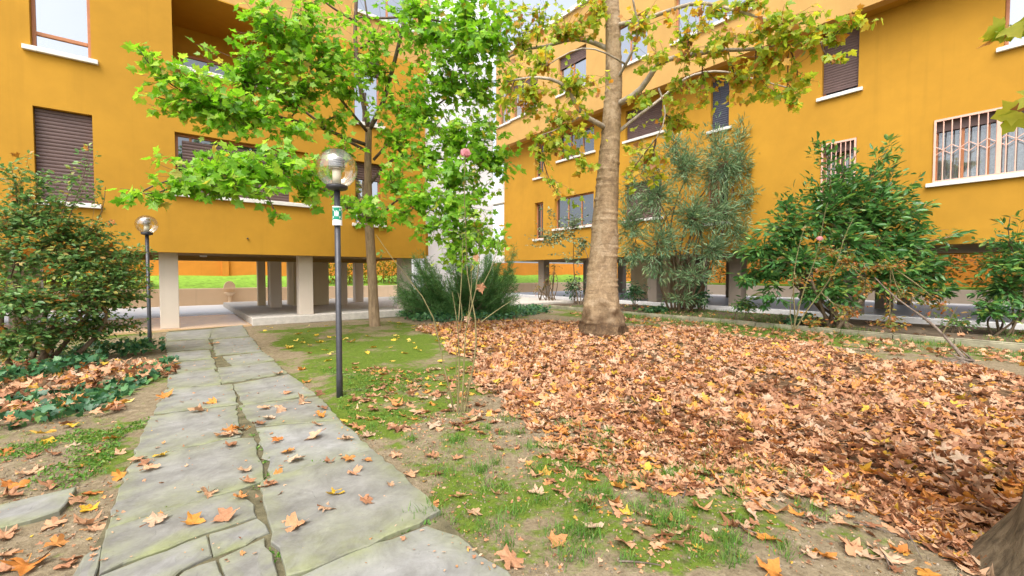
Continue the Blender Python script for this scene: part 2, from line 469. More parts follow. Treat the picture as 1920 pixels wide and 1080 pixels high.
# slabs of grey stone with mossy rims
def slab_mat():
    t = NT('grey_paving_stone'); t.set(0.78, 0.35)
    oi = t.n('ShaderNodeObjectInfo')
    big = t.noise(1.3, 6, 0.65, coord='Generated'); mid = t.noise(5, 8, 0.7); fine = t.noise(70, 4, 0.7)
    c = t.ramp(mid, [(0.25, (0.155, 0.152, 0.143)), (0.5, (0.225, 0.222, 0.212)), (0.75, (0.295, 0.291, 0.281))])
    tone = t.ramp(oi.outputs['Random'], [(0, (0.86, 0.84, 0.78)), (1, (1.08, 1.08, 1.07))])
    c = t.mix(1.0, c, tone, 'MULTIPLY')
    at_ = t.n('ShaderNodeAttribute'); at_.attribute_name = 'rim'
    mossn = t.noise(2.6, 6, 0.7)
    mf = t.math('MULTIPLY', t.math('POWER', at_.outputs['Fac'], 1.0), t.ramp(mossn, [(0.36, (0, 0, 0)), (0.62, (1, 1, 1))]))
    patch = t.ramp(t.noise(0.9, 5, 0.7), [(0.54, (0, 0, 0)), (0.72, (0.38, 0.38, 0.38))])
    mf = t.math('ADD', t.math('MULTIPLY', mf, 0.8), patch, True)
    c = t.mix(mf, c, t.ramp(t.noise(14, 4, 0.6), [(0.3, (0.15, 0.165, 0.065)), (0.7, (0.225, 0.24, 0.115))]))
    spots = t.ramp(t.noise(38, 3, 0.6), [(0.62, (0, 0, 0)), (0.72, (1, 1, 1))])
    c = t.mix(t.math('MULTIPLY', spots, 0.35), c, (0.11, 0.105, 0.09))
    stain = t.ramp(t.noise(3.2, 8, 0.75, dist=0.8), [(0.35, (0.72, 0.71, 0.68)), (0.55, (1, 1, 1)), (0.75, (1.12, 1.12, 1.13))])
    c = t.mix(1.0, c, stain, 'MULTIPLY')
    t.base(c)
    t.bump(t.math('ADD', t.math('MULTIPLY', mid, 0.5), t.math('MULTIPLY', fine, 0.25)), 0.3, 0.008)
    return t.m
M['slab'] = slab_mat()

def ground_mat():
    t = NT('soil_and_moss'); t.set(0.95, 0.15)
    a_m = t.n('ShaderNodeAttribute'); a_m.attribute_name = 'moss'
    a_l = t.n('ShaderNodeAttribute'); a_l.attribute_name = 'litter'
    n1 = t.noise(1.6, 8, 0.7); n2 = t.noise(9, 8, 0.7); n3 = t.noise(55, 4, 0.7)
    soil = t.ramp(n2, [(0.25, (0.14, 0.105, 0.06)), (0.5, (0.215, 0.17, 0.105)), (0.75, (0.30, 0.245, 0.165))])
    moss = t.ramp(n2, [(0.25, (0.06, 0.10, 0.012)), (0.5, (0.095, 0.142, 0.016)), (0.75, (0.14, 0.185, 0.025))])
    f = t.math('ADD', a_m.outputs['Fac'], t.math('MULTIPLY', t.math('SUBTRACT', t.math('ADD', n1, t.math('MULTIPLY', n2, 0.6)), 0.8), 1.9))
    f = t.ramp(f, [(0.38, (0, 0, 0)), (0.62, (1, 1, 1))])
    speck = t.ramp(t.noise(26, 6, 0.8), [(0.35, (0.55, 0.5, 0.45)), (0.5, (1, 1, 1)), (0.68, (1.25, 1.22, 1.15))])
    c = t.mix(0.8, t.mix(f, soil, moss), speck, 'MULTIPLY')
    c = t.mix(a_l.outputs['Fac'], c, t.ramp(n2, [(0.3, (0.06, 0.035, 0.018)), (0.7, (0.16, 0.085, 0.04))]))
    t.base(c)
    t.bump(t.math('ADD', n2, t.math('MULTIPLY', n3, 0.6)), 0.8, 0.025)
    return t.m
M['ground'] = ground_mat()
M['bed_soil'] = simple('bed_soil', (0.10, 0.075, 0.05), 0.95, 0.1, var=0.5, scale=5, bump=0.8)
M['joint_soil'] = simple('joint_soil', (0.12, 0.105, 0.06), 0.95, 0.1, var=0.4, scale=9, bump=0.8)
M['bank'] = simple('bank_turf', (0.20, 0.34, 0.04), 0.95, 0.1, var=0.35, scale=4, bump=0.8)
M['kerb'] = simple('mossy_kerb_stone', (0.27, 0.25, 0.165), 0.9, 0.2, var=0.35, scale=4, bump=0.5)
M['sign_green'] = simple('sign_green_print', (0.0, 0.22, 0.12), 0.5, 0.4, var=0.05, bump=0)
M['sign_white'] = simple('sign_white_print', (0.78, 0.78, 0.76), 0.5, 0.4, var=0.03, bump=0)

# ------------------------------------------------------------------ the setting: ground, path, kerb, floors
LITTER_POLY = [(770, 612), (850, 645), (890, 690), (950, 735), (1040, 765), (1150, 790), (1290, 832), (1420, 850), (1500, 880), (1560, 905), (1640, 940), (1740, 985), (1830, 1020), (1900, 1060), (2100, 1200), (2500, 900), (2300, 760), (1930, 715), (1800, 690), (1650, 665), (1500, 645), (1350, 625), (1220, 612), (1100, 605), (950, 602), (850, 602)]
LIT_W = [tuple(gp(x, y)[:2]) for x, y in LITTER_POLY]
def poly_soft(x, y, poly, jit=0.5):
    jx = x + jit * noise2(x + 11, y - 3, 1.3); jy = y + jit * noise2(x - 7, y + 5, 1.3)
    return inpoly(jx, jy, poly)

def expand(lo, hi, step, far):
    c = list(np.arange(lo, hi + step / 2, step)); d = step; x = hi
    while x < far:
        d *= 1.5; x += d; c.append(x)
    d = step; x = lo
    while x > -far:
        d *= 1.5; x -= d; c.insert(0, x)
    return np.array(c)
gx = expand(-13, 17, 0.16, 320); gy = expand(1.2, 20, 0.16, 320)
X, Yg = np.meshgrid(gx, gy)
Z = gz(X, Yg)
nx, ny = len(gx), len(gy)
verts = np.stack([X.ravel(), Yg.ravel(), Z.ravel()], 1)
ii = (np.arange(ny - 1)[:, None] * nx + np.arange(nx - 1)[None, :]).ravel()
loops = np.stack([ii, ii + 1, ii + nx + 1, ii + nx], 1).ravel()
me = mesh_np('ground', verts, loops, np.arange(len(ii)) * 4, np.full(len(ii), 4))
fx, fy = X.ravel(), Yg.ravel()
pp = fx * E1[0] + fy * E1[1]; qq = fx * E2[0] + fy * E2[1]
litter = poly_soft(fx, fy, LIT_W, np.clip(np.hypot(fx, fy) / 16, 0.15, 0.55)).astype(float)
MOSS_W = [tuple(gp(x, y)[:2]) for x, y in [(470, 612), (740, 600), (900, 650), (960, 720), (880, 760), (760, 800), (690, 810), (640, 760), (560, 690)]]
NEAR_W = [tuple(gp(x, y)[:2]) for x, y in [(690, 830), (900, 760), (1100, 780), (1400, 860), (1500, 950), (1480, 1080), (1050, 1120), (860, 1080), (800, 950)]]
moss = 0.18 + 0.25 * noise2(fx, fy, 1.1)
moss = np.where(poly_soft(fx, fy, MOSS_W, 0.35), 0.66 + 0.22 * noise2(fx, fy, 2.2), moss)
moss = np.where(poly_soft(fx, fy, NEAR_W, 0.25), 0.38 + 0.30 * noise2(fx, fy, 2.4), moss)
moss = np.where((qq > 13.6) & (pp > 1.6) & (pp < 5), moss * 0.45, moss)
moss = np.where((pp > 11.6), 0.50 + 0.35 * noise2(fx, fy, 1.8), moss)
moss = np.where((pp < -0.4), np.clip(moss + 0.12, 0, 0.6), moss)
moss = np.where(np.hypot(fx, fy) > 60, 0.7, moss)
for nm, arr in (('moss', np.clip(moss, 0, 1)), ('litter', litter * 0.85)):
    a = me.attributes.new(nm, 'FLOAT', 'POINT'); a.data.foreach_set('value', arr.astype(np.float32))
ground = link('ground', me, M['ground'], smooth=True)
tag(ground, 'bare soil and moss of the courtyard garden', None, kind='structure')

# --- stone path
SLABS = [
 [(315, 623), (399, 617), (391, 634), (313, 638)], [(401, 617), (454, 610), (467, 630), (394, 635)],
 [(312, 640), (389, 636), (398, 652), (314, 658)], [(400, 637), (470, 632), (491, 658), (406, 665)],
 [(316, 661), (390, 656), (396, 672), (319, 677)], [(420, 668), (494, 660), (512, 675), (439, 686)],
 [(320, 680), (399, 674), (404, 690), (322, 699)], [(410, 690), (513, 678), (536, 699), (418, 718)],
 [(318, 702), (402, 692), (414, 719), (318, 728)], [(440, 720), (541, 702), (590, 739), (458, 757)],
 [(314, 731), (434, 721), (443, 757), (292, 774)], [(452, 760), (596, 743), (634, 784), (482, 797)],
 [(284, 779), (441, 760), (448, 817), (411, 823), (343, 838), (253, 859)], [(485, 801), (637, 788), (697, 843), (600, 869), (512, 893)],
 [(251, 863), (346, 842), (411, 827), (474, 821), (492, 900), (444, 916), (376, 935), (208, 988)],
 [(197, 994), (378, 937), (450, 918), (476, 945), (482, 967), (352, 1010), (186, 1077)],
 [(391, 1001), (483, 971), (505, 996), (460, 1018), (401, 1041)],
 [(184, 1082), (387, 1003), (395, 1041), (340, 1068), (280, 1110), (160, 1150)],
 [(285, 1115), (345, 1072), (405, 1051), (423, 1090), (430, 1130), (300, 1150)],
 [(409, 1049), (496, 1008), (514, 1055), (524, 1130), (436, 1135), (425, 1088)],
 [(491, 906), (600, 873), (698, 846), (760, 903), (820, 959), (780, 981), (690, 1020), (614, 1053), (541, 1078)],
 [(560, 1085), (610, 1062), (700, 1022), (800, 990), (855, 1008), (945, 1072), (1010, 1150), (590, 1170)],
 [(191, 1022), (178, 1085), (160, 1140), (95, 1140), (139, 1076), (152, 1045)],
]
path = MB()
PL_ = [(316, 622), (315, 650), (320, 680), (318, 715), (300, 770), (268, 820), (228, 910), (198, 990), (160, 1065), (60, 1200)]
PR_ = [(452, 611), (488, 656), (510, 676), (540, 701), (590, 741), (632, 784), (694, 844), (812, 958), (930, 1070), (1080, 1200)]
for (l0, r0), (l1, r1) in zip(zip(PL_[:-1], PR_[:-1]), zip(PL_[1:], PR_[1:])):
    A, B, Cc, D = gp(*l0), gp(*r0), gp(*r1), gp(*l1)
    for k in range(4):
        t0, t1 = k / 4, (k + 1) / 4
        path.face(A + (D - A) * t0, A + (D - A) * t1, B + (Cc - B) * t1, B + (Cc - B) * t0)
pathbed = path.build('path', M['joint_soil'])
pathbed.location.z = 0.018
tag(pathbed, 'garden path of irregular grey stone slabs', None, kind='structure')

def slab_mesh(poly, thick, z0, seed, tilt=(0, 0), grow_=0.024):
    """irregular stone: outline subdivided and roughened, chamfered rim, slightly uneven top"""
    r = np.random.default_rng(seed)
    P = np.array(poly, float); n = len(P)
    c0 = P.mean(0)
    out = []
    for i in range(n):
        a, b = P[i], P[(i + 1) % n]
        L = np.linalg.norm(b - a); k = max(2, int(L / 0.09))
        nrm = np.array([(b - a)[1], -(b - a)[0]]) / max(L, 1e-6)
        for j in range(k):
            t = j / k
            w = 0.010 * r.normal() if j else 0.006 * r.normal()
            out.append(a + (b - a) * t + nrm * w)
    out = np.array(out); m = len(out)
    cc_ = out.mean(0); out = cc_ + (out - cc_) * (1 + grow_ / np.linalg.norm(out - cc_, axis=1, keepdims=True))
    cen = out.mean(0)
    d = out - cen; dl = np.linalg.norm(d, axis=1, keepdims=True)
    rings = [(out, z0 - thick), (out, z0 - 0.007)]
    for ins, dz in ((0.008, 0.0), (0.05, 0.0005), (0.16, 0.001)):
        rings.append((cen + d * np.maximum(0.25, 1 - ins / dl), z0 + dz))
    rings.append((cen + d * 0.35, z0 + 0.001))
    V = []; rim = []
    for k, (pt, z) in enumerate(rings):
        for q_ in pt:
            zz = z + tilt[0] * (q_[0] - cen[0]) + tilt[1] * (q_[1] - cen[1]) + (0.0008 * r.normal() if k >= 2 else 0)
            V.append((q_[0] - cen[0], q_[1] - cen[1], zz)); rim.append((1, 1, 1, 0.85, 0.35, 0.05)[k])
    F = []
    for k in range(len(rings) - 1):
        for i in range(m):
            j = (i + 1) % m
            F.append((k * m + i, k * m + j, (k + 1) * m + j, (k + 1) * m + i))
    F.append(tuple((len(rings) - 1) * m + i for i in range(m)))
    me = bpy.data.meshes.new('stone_slab'); me.from_pydata(V, [], F); me.validate()
    a = me.attributes.new('rim', 'FLOAT', 'POINT'); a.data.foreach_set('value', np.array(rim, np.float32))
    return me, cen
def ccw(p):
    p = np.array(p); x, y = p[:, 0], p[:, 1]
    return p if np.sum(x * np.roll(y, -1) - y * np.roll(x, -1)) > 0 else p[::-1]
SLAB_TOP = 0.035
SLAB_POLYS_W = []
extra = [[W(0.55, 1.2), W(1.5, 1.15), W(1.5, 0.35), W(0.5, 0.4)], [W(-0.5, 1.5), W(0.5, 1.25), W(0.45, 0.45), W(-0.5, 0.5)]]
polys = [[gp(x, y, SLAB_TOP)[:2] for x, y in s] for s in SLABS] + [[e[:2] for e in s] for s in extra]
for k, pl in enumerate(polys):
    pl = ccw(pl); SLAB_POLYS_W.append(pl)
    r = np.random.default_rng(100 + k)
    zt = SLAB_TOP + r.uniform(-0.005, 0.005) + (0.010 if k == 20 else 0)
    me, cen = slab_mesh(pl, 0.07, zt, 100 + k, r.normal(size=2) * 0.003, 0.002 if 15 <= k <= 19 or k == 22 else 0.022)
    link('stone_slab', me, M['slab'], pathbed, loc=(cen[0], cen[1], -0.018))

# a lone slab of the same stone at the left of the path
pl = ccw([gp(x, y, 0.03)[:2] for x, y in [(-70, 968), (0, 948), (136, 915), (102, 957), (0, 986), (-70, 1008)]])
me, cen = slab_mesh(pl, 0.06, 0.03, 901)
o = link('paving_stone', me, M['slab'], loc=(cen[0], cen[1], 0))
tag(o, 'lone flat stone slab sunk in the soil left of the path', 'paving stone')

# --- kerb and planting bed along the right building
KP = 13.75
bed = MB()
nq = 50
for k in range(nq):
    q0, q1 = -8 + 34 * k / nq, -8 + 34 * (k + 1) / nq
    for p0, p1 in ((KP + 0.24, 15.2), (15.2, 16.6), (16.6, 18.1)):
        f_ = lambda p, q: 0.09 + 0.03 * math.sin(p * 2.1 + q * 1.3) * math.sin(q * 0.9)
        bed.face(W(p0, q0, f_(p0, q0)), W(p1, q0, f_(p1, q0)), W(p1, q1, f_(p1, q1)), W(p0, q1, f_(p0, q1)))
bed_o = bed.build('planting_bed', M['bed_soil'], smooth=True)
tag(bed_o, 'dark soil bed behind the kerb', None, kind='structure')
kerb = empty('kerb', W(KP, 8, 0), BA)
tag(kerb, 'long mossy stone kerb edging the planting bed', None, kind='structure')
kme = None
for k in range(31):
    q0 = -8 + 1.05 * k
    if kme is None or k % 4 == 0:
        b = MB(); b.box((-0.02, 0.008, -0.1), (0.24, 1.042, 0.13)); b.box((0.0, 0.012, 0.13), (0.10, 1.038, 0.158))
        ko = b.build('kerb_stone', M['kerb'], kerb, bevel=0.015); kme = ko.data
    else:
        ko = link('kerb_stone', kme, None, kerb, bevel=0.015)
    ko.location = (random.uniform(-0.008, 0.008), q0 - 8, random.uniform(-0.012, 0.008))

# --- paved floors under and behind the buildings
QL, PR = 15.5, 17.5
o = MB().box((-22, 15.75, -0.05), (1.95, 20.4, 0.006)).build('undercroft_floor', M['floor_tile'])
o.rotation_euler.z = BA; tag(o, 'brown tiled floor under the left building', None, kind='structure')
b = MB(); b.box((-22, 20.41, -0.05), (1.95, 25.51, 0.010)); b.box((-22, 25.52, -0.05), (60, 27.0, 0.010))
o = b.build('rear_pavement', M['pale_floor'])
o.rotation_euler.z = BA; tag(o, 'pale paved strip behind the left building', None, kind='structure')
o = MB().box((1.96, 15.72, -0.05), (16.5, 25.5, 0.21)).build('undercroft_platform', M['plinth'], bevel=0.02)
o.rotation_euler.z = BA; tag(o, 'raised pale floor under the left building', None, kind='structure')
o = MB().box((18.1, -12, -0.05), (27.5, 25.4, 0.20)).build('arcade_floor', M['grey_floor'], bevel=0.02)
o.rotation_euler.z = BA; tag(o, 'pale floor under the right building', None, kind='structure')
o = MB().box((27.51, -12, -0.05), (33.0, 25.4, 0.02)).build('side_pavement', M['pale_floor'])
o.rotation_euler.z = BA; tag(o, 'pale pavement behind the right building', None, kind='structure')
b = MB(); b.box((17.86, -12, 0.0), (18.09, 25.4, 0.26))
o = b.build('arcade_edge', M['white_trim'], bevel=0.015)
o.rotation_euler.z = BA; tag(o, 'white stone edge of the arcade floor', None, kind='structure')
# grass bank behind
bank = MB(); nb = 40
for k in range(nb):
    p0, p1 = -22 + 62 * k / nb, -22 + 62 * (k + 1) / nb
    prof = [(27.3, 0.80), (28.5, 0.98), (30.0, 1.2), (31.5, 1.38), (33.2, 1.5)]
    for (qa, za), (qb, zb) in zip(prof[:-1], prof[1:]):
        w = lambda p, q: 0.06 * math.sin(p * 1.7 + q * 2.3)
        bank.face((p0, qa, za + w(p0, qa)), (p1, qa, za + w(p1, qa)), (p1, qb, zb + w(p1, qb)), (p0, qb, zb + w(p0, qb)))
o = bank.build('grass_bank', M['bank'], smooth=True); o.rotation_euler.z = BA
tag(o, 'green grass bank behind the left building', None, kind='structure')

# ------------------------------------------------------------------ buildings
def PL(u, d, z): return (u, QL + d, z)          # left facade: u along p, d inwards
def PRt(u, d, z): return (PR + d, u, z)         # right facade: u along q, d inwards

def wall(name, P, u0, u1, z0, z1, holes, mat, parent, reveal=0.28, thick=0.35):
    b = MB()
    us = sorted({u0, u1, *[h[0] for h in holes], *[h[1] for h in holes]})
    zs = sorted({z0, z1, *[h[2] for h in holes], *[h[3] for h in holes]})
    us = [u for u in us if u0 <= u <= u1]; zs = [z for z in zs if z0 <= z <= z1]
    for a, c in zip(us[:-1], us[1:]):
        for e, f in zip(zs[:-1], zs[1:]):
            mu, mz = (a + c) / 2, (e + f) / 2
            if any(h[0] < mu < h[1] and h[2] < mz < h[3] for h in holes): continue
            b.face(P(a, 0, e), P(c, 0, e), P(c, 0, f), P(a, 0, f))
    for h in holes:
        a, c, e, f = h[:4]; r = h[4] if len(h) > 4 else reveal
        b.face(P(a, 0, e), P(a, r, e), P(a, r, f), P(a, 0, f)); b.face(P(c, 0, e), P(c, r, e), P(c, r, f), P(c, 0, f))
        b.face(P(a, 0, e), P(c, 0, e), P(c, r, e), P(a, r, e)); b.face(P(a, 0, f), P(c, 0, f), P(c, r, f), P(a, r, f))
    t = thick
    b.face(P(u0, 0, z0), P(u1, 0, z0), P(u1, t, z0), P(u0, t, z0)); b.face(P(u0, 0, z1), P(u1, 0, z1), P(u1, t, z1), P(u0, t, z1))
    b.face(P(u0, 0, z0), P(u0, t, z0), P(u0, t, z1), P(u0, 0, z1)); b.face(P(u1, 0, z0), P(u1, t, z0), P(u1, t, z1), P(u1, 0, z1))
    return b.build(name, mat, parent)

def frame_mb(P, u0, u1, z0, z1, d0, d1, w, mull=(), trans=()):
    b = MB()
    b.hexa(P, u0, u0 + w, d0, d1, z0, z1); b.hexa(P, u1 - w, u1, d0, d1, z0, z1)
    b.hexa(P, u0 + w, u1 - w, d0, d1, z0, z0 + w); b.hexa(P, u0 + w, u1 - w, d0, d1, z1 - w, z1)
    for m in mull: b.hexa(P, m - w * 0.45, m + w * 0.45, d0 + 0.002, d1, z0 + w, z1 - w)
    for t in trans: b.hexa(P, u0 + w, u1 - w, d0 - 0.004, d1, t - w * 0.6, t + w * 0.6)
    return b

def sill_obj(P, u0, u1, z, parent, h=0.11, out=0.10, over=0.13):
    b = MB(); b.hexa(P, u0 - over, u1 + over, -out, -0.003, z - h, z)
    b.hexa(P, u0 + 0.004, u1 - 0.004, -out + 0.003, 0.22, z - 0.03, z + 0.006)
    return b.build('sill', M['sill'], parent, bevel=0.008)

def shutter_mesh(P, u0, u1, z0, z1, d, mat, parent, pitch=0.085):
    """roller shutter: a corrugated curtain of narrow slats, with a bottom bar"""
    b = MB(); n = max(4, int((z1 - z0) / pitch)); h = (z1 - z0) / n
    for k in range(n):
        a = z0 + k * h
        prof = [(0.016, a), (0.0, a + h * 0.12), (-0.006, a + h * 0.5), (0.0, a + h * 0.88), (0.016, a + h)]
        for (da, za), (db, zb) in zip(prof[:-1], prof[1:]):
            b.face(P(u0, d + da, za), P(u1, d + da, za), P(u1, d + db, zb), P(u0, d + db, zb))
    b.hexa(P, u0, u1, d - 0.012, d + 0.025, z0 - 0.05, z0)
    return b.build('shutter', mat, parent)

def window(bld, P, u0, u1, z0, z1, kind='shutter', sill=True, mull=(), trans=(), mat=None, drop=0.0, dpt=0.2):
    fr = frame_mb(P, u0 + 0.004, u1 - 0.004, z0 + 0.004, z1 - 0.004, dpt - 0.03, dpt + 0.04, 0.07, mull, trans).build('window', mat or M['wood'], bld, bevel=0.006)
    b = MB(); b.hexa(P, u0 + 0.06, u1 - 0.06, dpt + 0.012, dpt + 0.02, z0 + 0.06, z1 - 0.06)
    if kind in ('glass', 'half'):
        b.build('pane', M['glass'], fr)
    elif kind == 'dim':
        b.build('pane', M['glass_dim'], fr)
    elif kind == 'shutter':
        b.build('pane', M['glass_dim'], fr)
        shutter_mesh(P, u0 + 0.01, u1 - 0.01, z0 + 0.06 + drop, z1 - 0.01, dpt - 0.06, M['shutter'], fr)
    elif kind == 'blue':
        b.build('pane', M['glass_dim'], fr)
        shutter_mesh(P, u0 + 0.01, u1 - 0.01, z0 + 0.06 + drop, z1 - 0.01, dpt - 0.06, M['shutter_blue'], fr)
    if kind == 'half':
        shutter_mesh(P, u0 + 0.01, u1 - 0.01, z1 - 0.55, z1 - 0.01, dpt - 0.06, M['shutter'], fr)
    if sill: sill_obj(P, u0, u1, z0, fr)
    return fr

# ---------------- left building
HL = 13.3
LB = empty('apartment_building', W(0, QL, 0), BA)
tag(LB, 'orange rendered apartment block on stilts at the left, its long sill above a walkway', 'building')
LB.location = (0, 0, 0)
SOFL = 2.21
hl = [(-2.57, -1.53, 3.40, 5.68), (-2.57, -1.51, 7.08, 9.40), (0.14, 3.62, 3.90, 5.60), (0.14, 3.62, 7.45, 9.62, 2.4), (5.15, 6.12, 3.40, 5.60), (5.15, 6.12, 6.98, 9.40),
      (-6.6, -5.4, 3.40, 5.68), (-6.6, -5.4, 7.08, 9.4)]
wall('wall', PL, -16, 7.87, SOFL, 9.65, hl, M['orange'], LB)
hu = [(-2.57, -1.51, 10.75, 13.0), (0.4, 3.4, 10.75, 12.8), (5.3, 7.6, 10.85, 12.9), (-6.6, -5.4, 10.75, 13.0)]
wall('upper_wall', PL, -16, 8.16, 9.651, HL, hu, M['orange_skylit'], LB)
# return strip at the far end, set back from the facade
b = MB(); b.hexa(PL, 7.872, 8.45, 0.9, 1.2, 2.35, 3.65); b.build('parapet', M['orange'], LB)
b = MB(); b.hexa(PL, 7.872, 8.40, 1.0, 1.25, 3.652, 9.64); b.build('recess_wall', M['peach'], LB)
b = MB(); b.box((7.60, QL + 0.36, SOFL + 0.01), (7.868, 22.4, 9.64)); b.build('end_wall', M['orange'], LB)
b = MB(); b.box((-16, 22.1, SOFL + 0.01), (7.59, 22.4, HL)); b.box((-16, QL + 0.36, 9.7), (-15.7, 22.0, HL)); b.build('back_wall', M['orange'], LB)
b = MB(); b.box((-16.1, QL - 0.25, HL + 0.002), (8.3, 22.6, HL + 0.25)); b.build('roof', M['sill'], LB)
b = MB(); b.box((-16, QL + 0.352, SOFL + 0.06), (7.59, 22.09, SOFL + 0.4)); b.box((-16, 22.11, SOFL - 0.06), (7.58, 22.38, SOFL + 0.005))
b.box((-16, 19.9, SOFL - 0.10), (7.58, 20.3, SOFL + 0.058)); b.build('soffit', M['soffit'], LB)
window(LB, PL, -2.57, -1.53, 3.40, 5.68, 'shutter')
window(LB, PL, -2.57, -1.51, 7.08, 9.40, 'glass', trans=(7.50,))
window(LB, PL, -6.6, -5.4, 3.40, 5.68, 'shutter'); window(LB, PL, -6.6, -5.4, 7.08, 9.4, 'glass', trans=(7.5,))
wf = window(LB, PL, 0.14, 3.62, 3.90, 5.60, 'dim', mull=(0.5, 1.6, 2.7), mat=M['wood'])
shutter_mesh(PL, 0.30, 3.05, 3.97, 5.42, 0.13, M['shutter'], wf)
b = MB(); b.hexa(PL, 3.05, 3.60, 0.10, 0.165, 3.93, 5.58); b.build('side_panel', M['orange'], wf)
window(LB, PL, 5.15, 6.12, 3.40, 5.60, 'half'); window(LB, PL, 5.15, 6.12, 6.98, 9.40, 'half')
# recessed loggia of the second floor
b = MB(); b.hexa(PL, 0.145, 3.615, 2.402, 2.6, 7.45, 9.62); b.build('loggia_wall', M['orange'], LB)
lw = frame_mb(PL, 0.35, 2.6, 7.5, 8.75, 2.34, 2.40, 0.08, (1.1, 1.85)).build('window', M['wood'], LB)
b = MB(); b.hexa(PL, 0.42, 2.54, 2.375, 2.39, 7.57, 8.68); b.build('pane', M['glass_dim'], lw)
sill_obj(PL, 0.14, 3.62, 7.45, LB)
for a, c, e, f in hu: window(LB, PL, a, c, e, f, 'glass', mull=() if c - a < 1.3 else ((a + c) / 2,))
# pilotis
def pilot(bld, p, q, w, z0, z1, mat=None, name='column'):
    b = MB(); b.box((p - w / 2, q - w / 2, z0), (p + w / 2, q + w / 2, z1))
    return b.build(name, mat or M['column'], bld, bevel=0.012)
for p in (-11.0, -7.4, -3.75): pilot(LB, p, 16.24, 0.44, 0.007, SOFL + 0.058)
pilot(LB, -0.07, 16.24, 0.44, 0.007, SOFL + 0.058)
for p in (3.62, 7.3): pilot(LB, p, 16.24, 0.44, 0.212, SOFL + 0.058)
for p in (-7.4, -3.75): pilot(LB, p, 20.1, 0.42, -0.02, SOFL - 0.102)
for p in (3.35, 6.0): pilot(LB, p, 20.1, 0.42, 0.212, SOFL - 0.102)
for p in (-7.4, -3.75): pilot(LB, p, 21.9, 0.40, 0.011, SOFL + 0.003)
for p in (3.55, 7.3): pilot(LB, p, 21.7, 0.40, 0.212, SOFL + 0.058)
b = MB(); b.box((4.15, 20.6, 0.212), (5.6, 22.05, SOFL + 0.058)); b.build('lobby_wall', M['cream'], LB)
b = MB(); b.box((4.25, 20.52, 0.212), (4.9, 20.598, 1.95)); b.build('door', M['cream'], LB, bevel=0.01)
pilot(LB, 3.1, 21.9, 0.3, 0.212, SOFL + 0.058, M['cream'])
b = MB(); b.lathe([(0.09, SOFL + 0.0), (0.11, SOFL + 0.02), (0.11, SOFL + 0.0595)], 16, (0.9, 19.0)); b.build('ceiling_lamp', M['white_trim'], LB, smooth=False)
b = MB(); b.tube([PL(1.85, 0.05, 2.69), PL(1.85, -0.06, 2.69)], 0.022, 10); b.build('drain_spout', M['metal'], LB)

# ---------------- pale stair tower in the corner
ST = empty('stair_tower', W(0, 0, 0), BA)
tag(ST, 'pale grey stair tower standing in the corner between the two orange blocks', 'tower')
TQ = 24.2
b = MB(); b.box((12.25, TQ, 0.0), (17.4, TQ + 4, 20.5)); b.build('shaft', M['tower'], ST)
for z0, z1 in ((2.35, 3.9), (6.35, 7.9)):
    b = MB(); b.box((17.402, TQ - 1.15, z0), (17.96, TQ + 0.6, z1)); b.build('balcony', M['white_trim'], ST, bevel=0.01)
b = MB(); b.box((12.19, TQ - 0.14, 0.0), (12.31, TQ - 0.012, 17.0)); b.build('downpipe', M['column'], ST, bevel=0.03)

# ---------------- right building
HR, ROOFR = 9.72, 15.3
RB = empty('apartment_building', W(0, 0, 0), BA)
tag(RB, 'orange rendered apartment block at the right with barred window and jutting top storeys', 'building')
SOFR = 2.45
hr = [(19.22, 19.98, 7.42, 9.4), (15.3, 17.95, 8.05, 9.5), (19.24, 19.98, 3.72, 5.92), (15.3, 18.25, 4.2, 5.95), (8.32, 9.06, 7.45, 9.5), (8.3, 9.2, 3.70, 6.0),
      (4.2, 5.2, 7.58, 9.71), (4.2, 5.17, 4.2, 6.02), (-0.75, 2.4, 4.24, 6.06), (-0.3, 1.1, 7.62, 9.7), (11.3, 13.3, 4.2, 5.95), (11.3, 13.3, 8.05, 9.5), (-4.5, -3.2, 4.24, 6.06), (-4.5, -3.2, 7.6, 9.7)]
wall('wall', PRt, -11, 23.1, SOFR, HR, hr, M['orange'], RB)
PU = PR - 0.75
def PUt(u, d, z): return (PU + d, u, z)
hru = [(7.2, 10.3, 11.3, 13.3), (11.6, 13.6, 11.3, 13.3), (15.2, 17.2, 11.3, 13.3), (19.0, 21.3, 11.15, 13.3), (21.5, 22.7, 11.1, 13.5), (2.5, 5.0, 11.3, 13.3)]
wall('upper_wall', PUt, -11, 22.95, HR + 0.002, ROOFR, hru, M['orange_skylit'], RB)
b = MB(); b.box((PU + 0.352, -11, HR + 0.003), (PR + 0.4, 22.94, HR + 0.12)); b.build('overhang', M['orange'], RB)
b = MB(); b.box((PU - 0.12, -11.1, ROOFR + 0.002), (27.4, 23.2, ROOFR + 0.22)); b.build('roof', M['sill'], RB)
b = MB(); b.box((PU + 0.40, 22.5, HR + 0.14), (27, 22.93, ROOFR)); b.box((PR + 0.36, 22.9, SOFR + 0.01), (27, 23.09, HR)); b.box((26.6, -11, SOFR + 0.01), (26.99, 22.4, ROOFR)); b.build('end_wall', M['orange'], RB)
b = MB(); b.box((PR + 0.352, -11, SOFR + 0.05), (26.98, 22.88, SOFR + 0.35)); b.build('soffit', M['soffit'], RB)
window(RB, PRt, 19.22, 19.98, 7.42, 9.4, 'dim', mull=(19.6,)); window(RB, PRt, 15.3, 17.95, 8.05, 9.5, 'dim', mull=(16.2, 17.1))
window(RB, PRt, 19.24, 19.98, 3.72, 5.92, 'dim', mull=(19.6,)); window(RB, PRt, 15.3, 18.25, 4.2, 5.95, 'dim', mull=(16.3, 17.3))
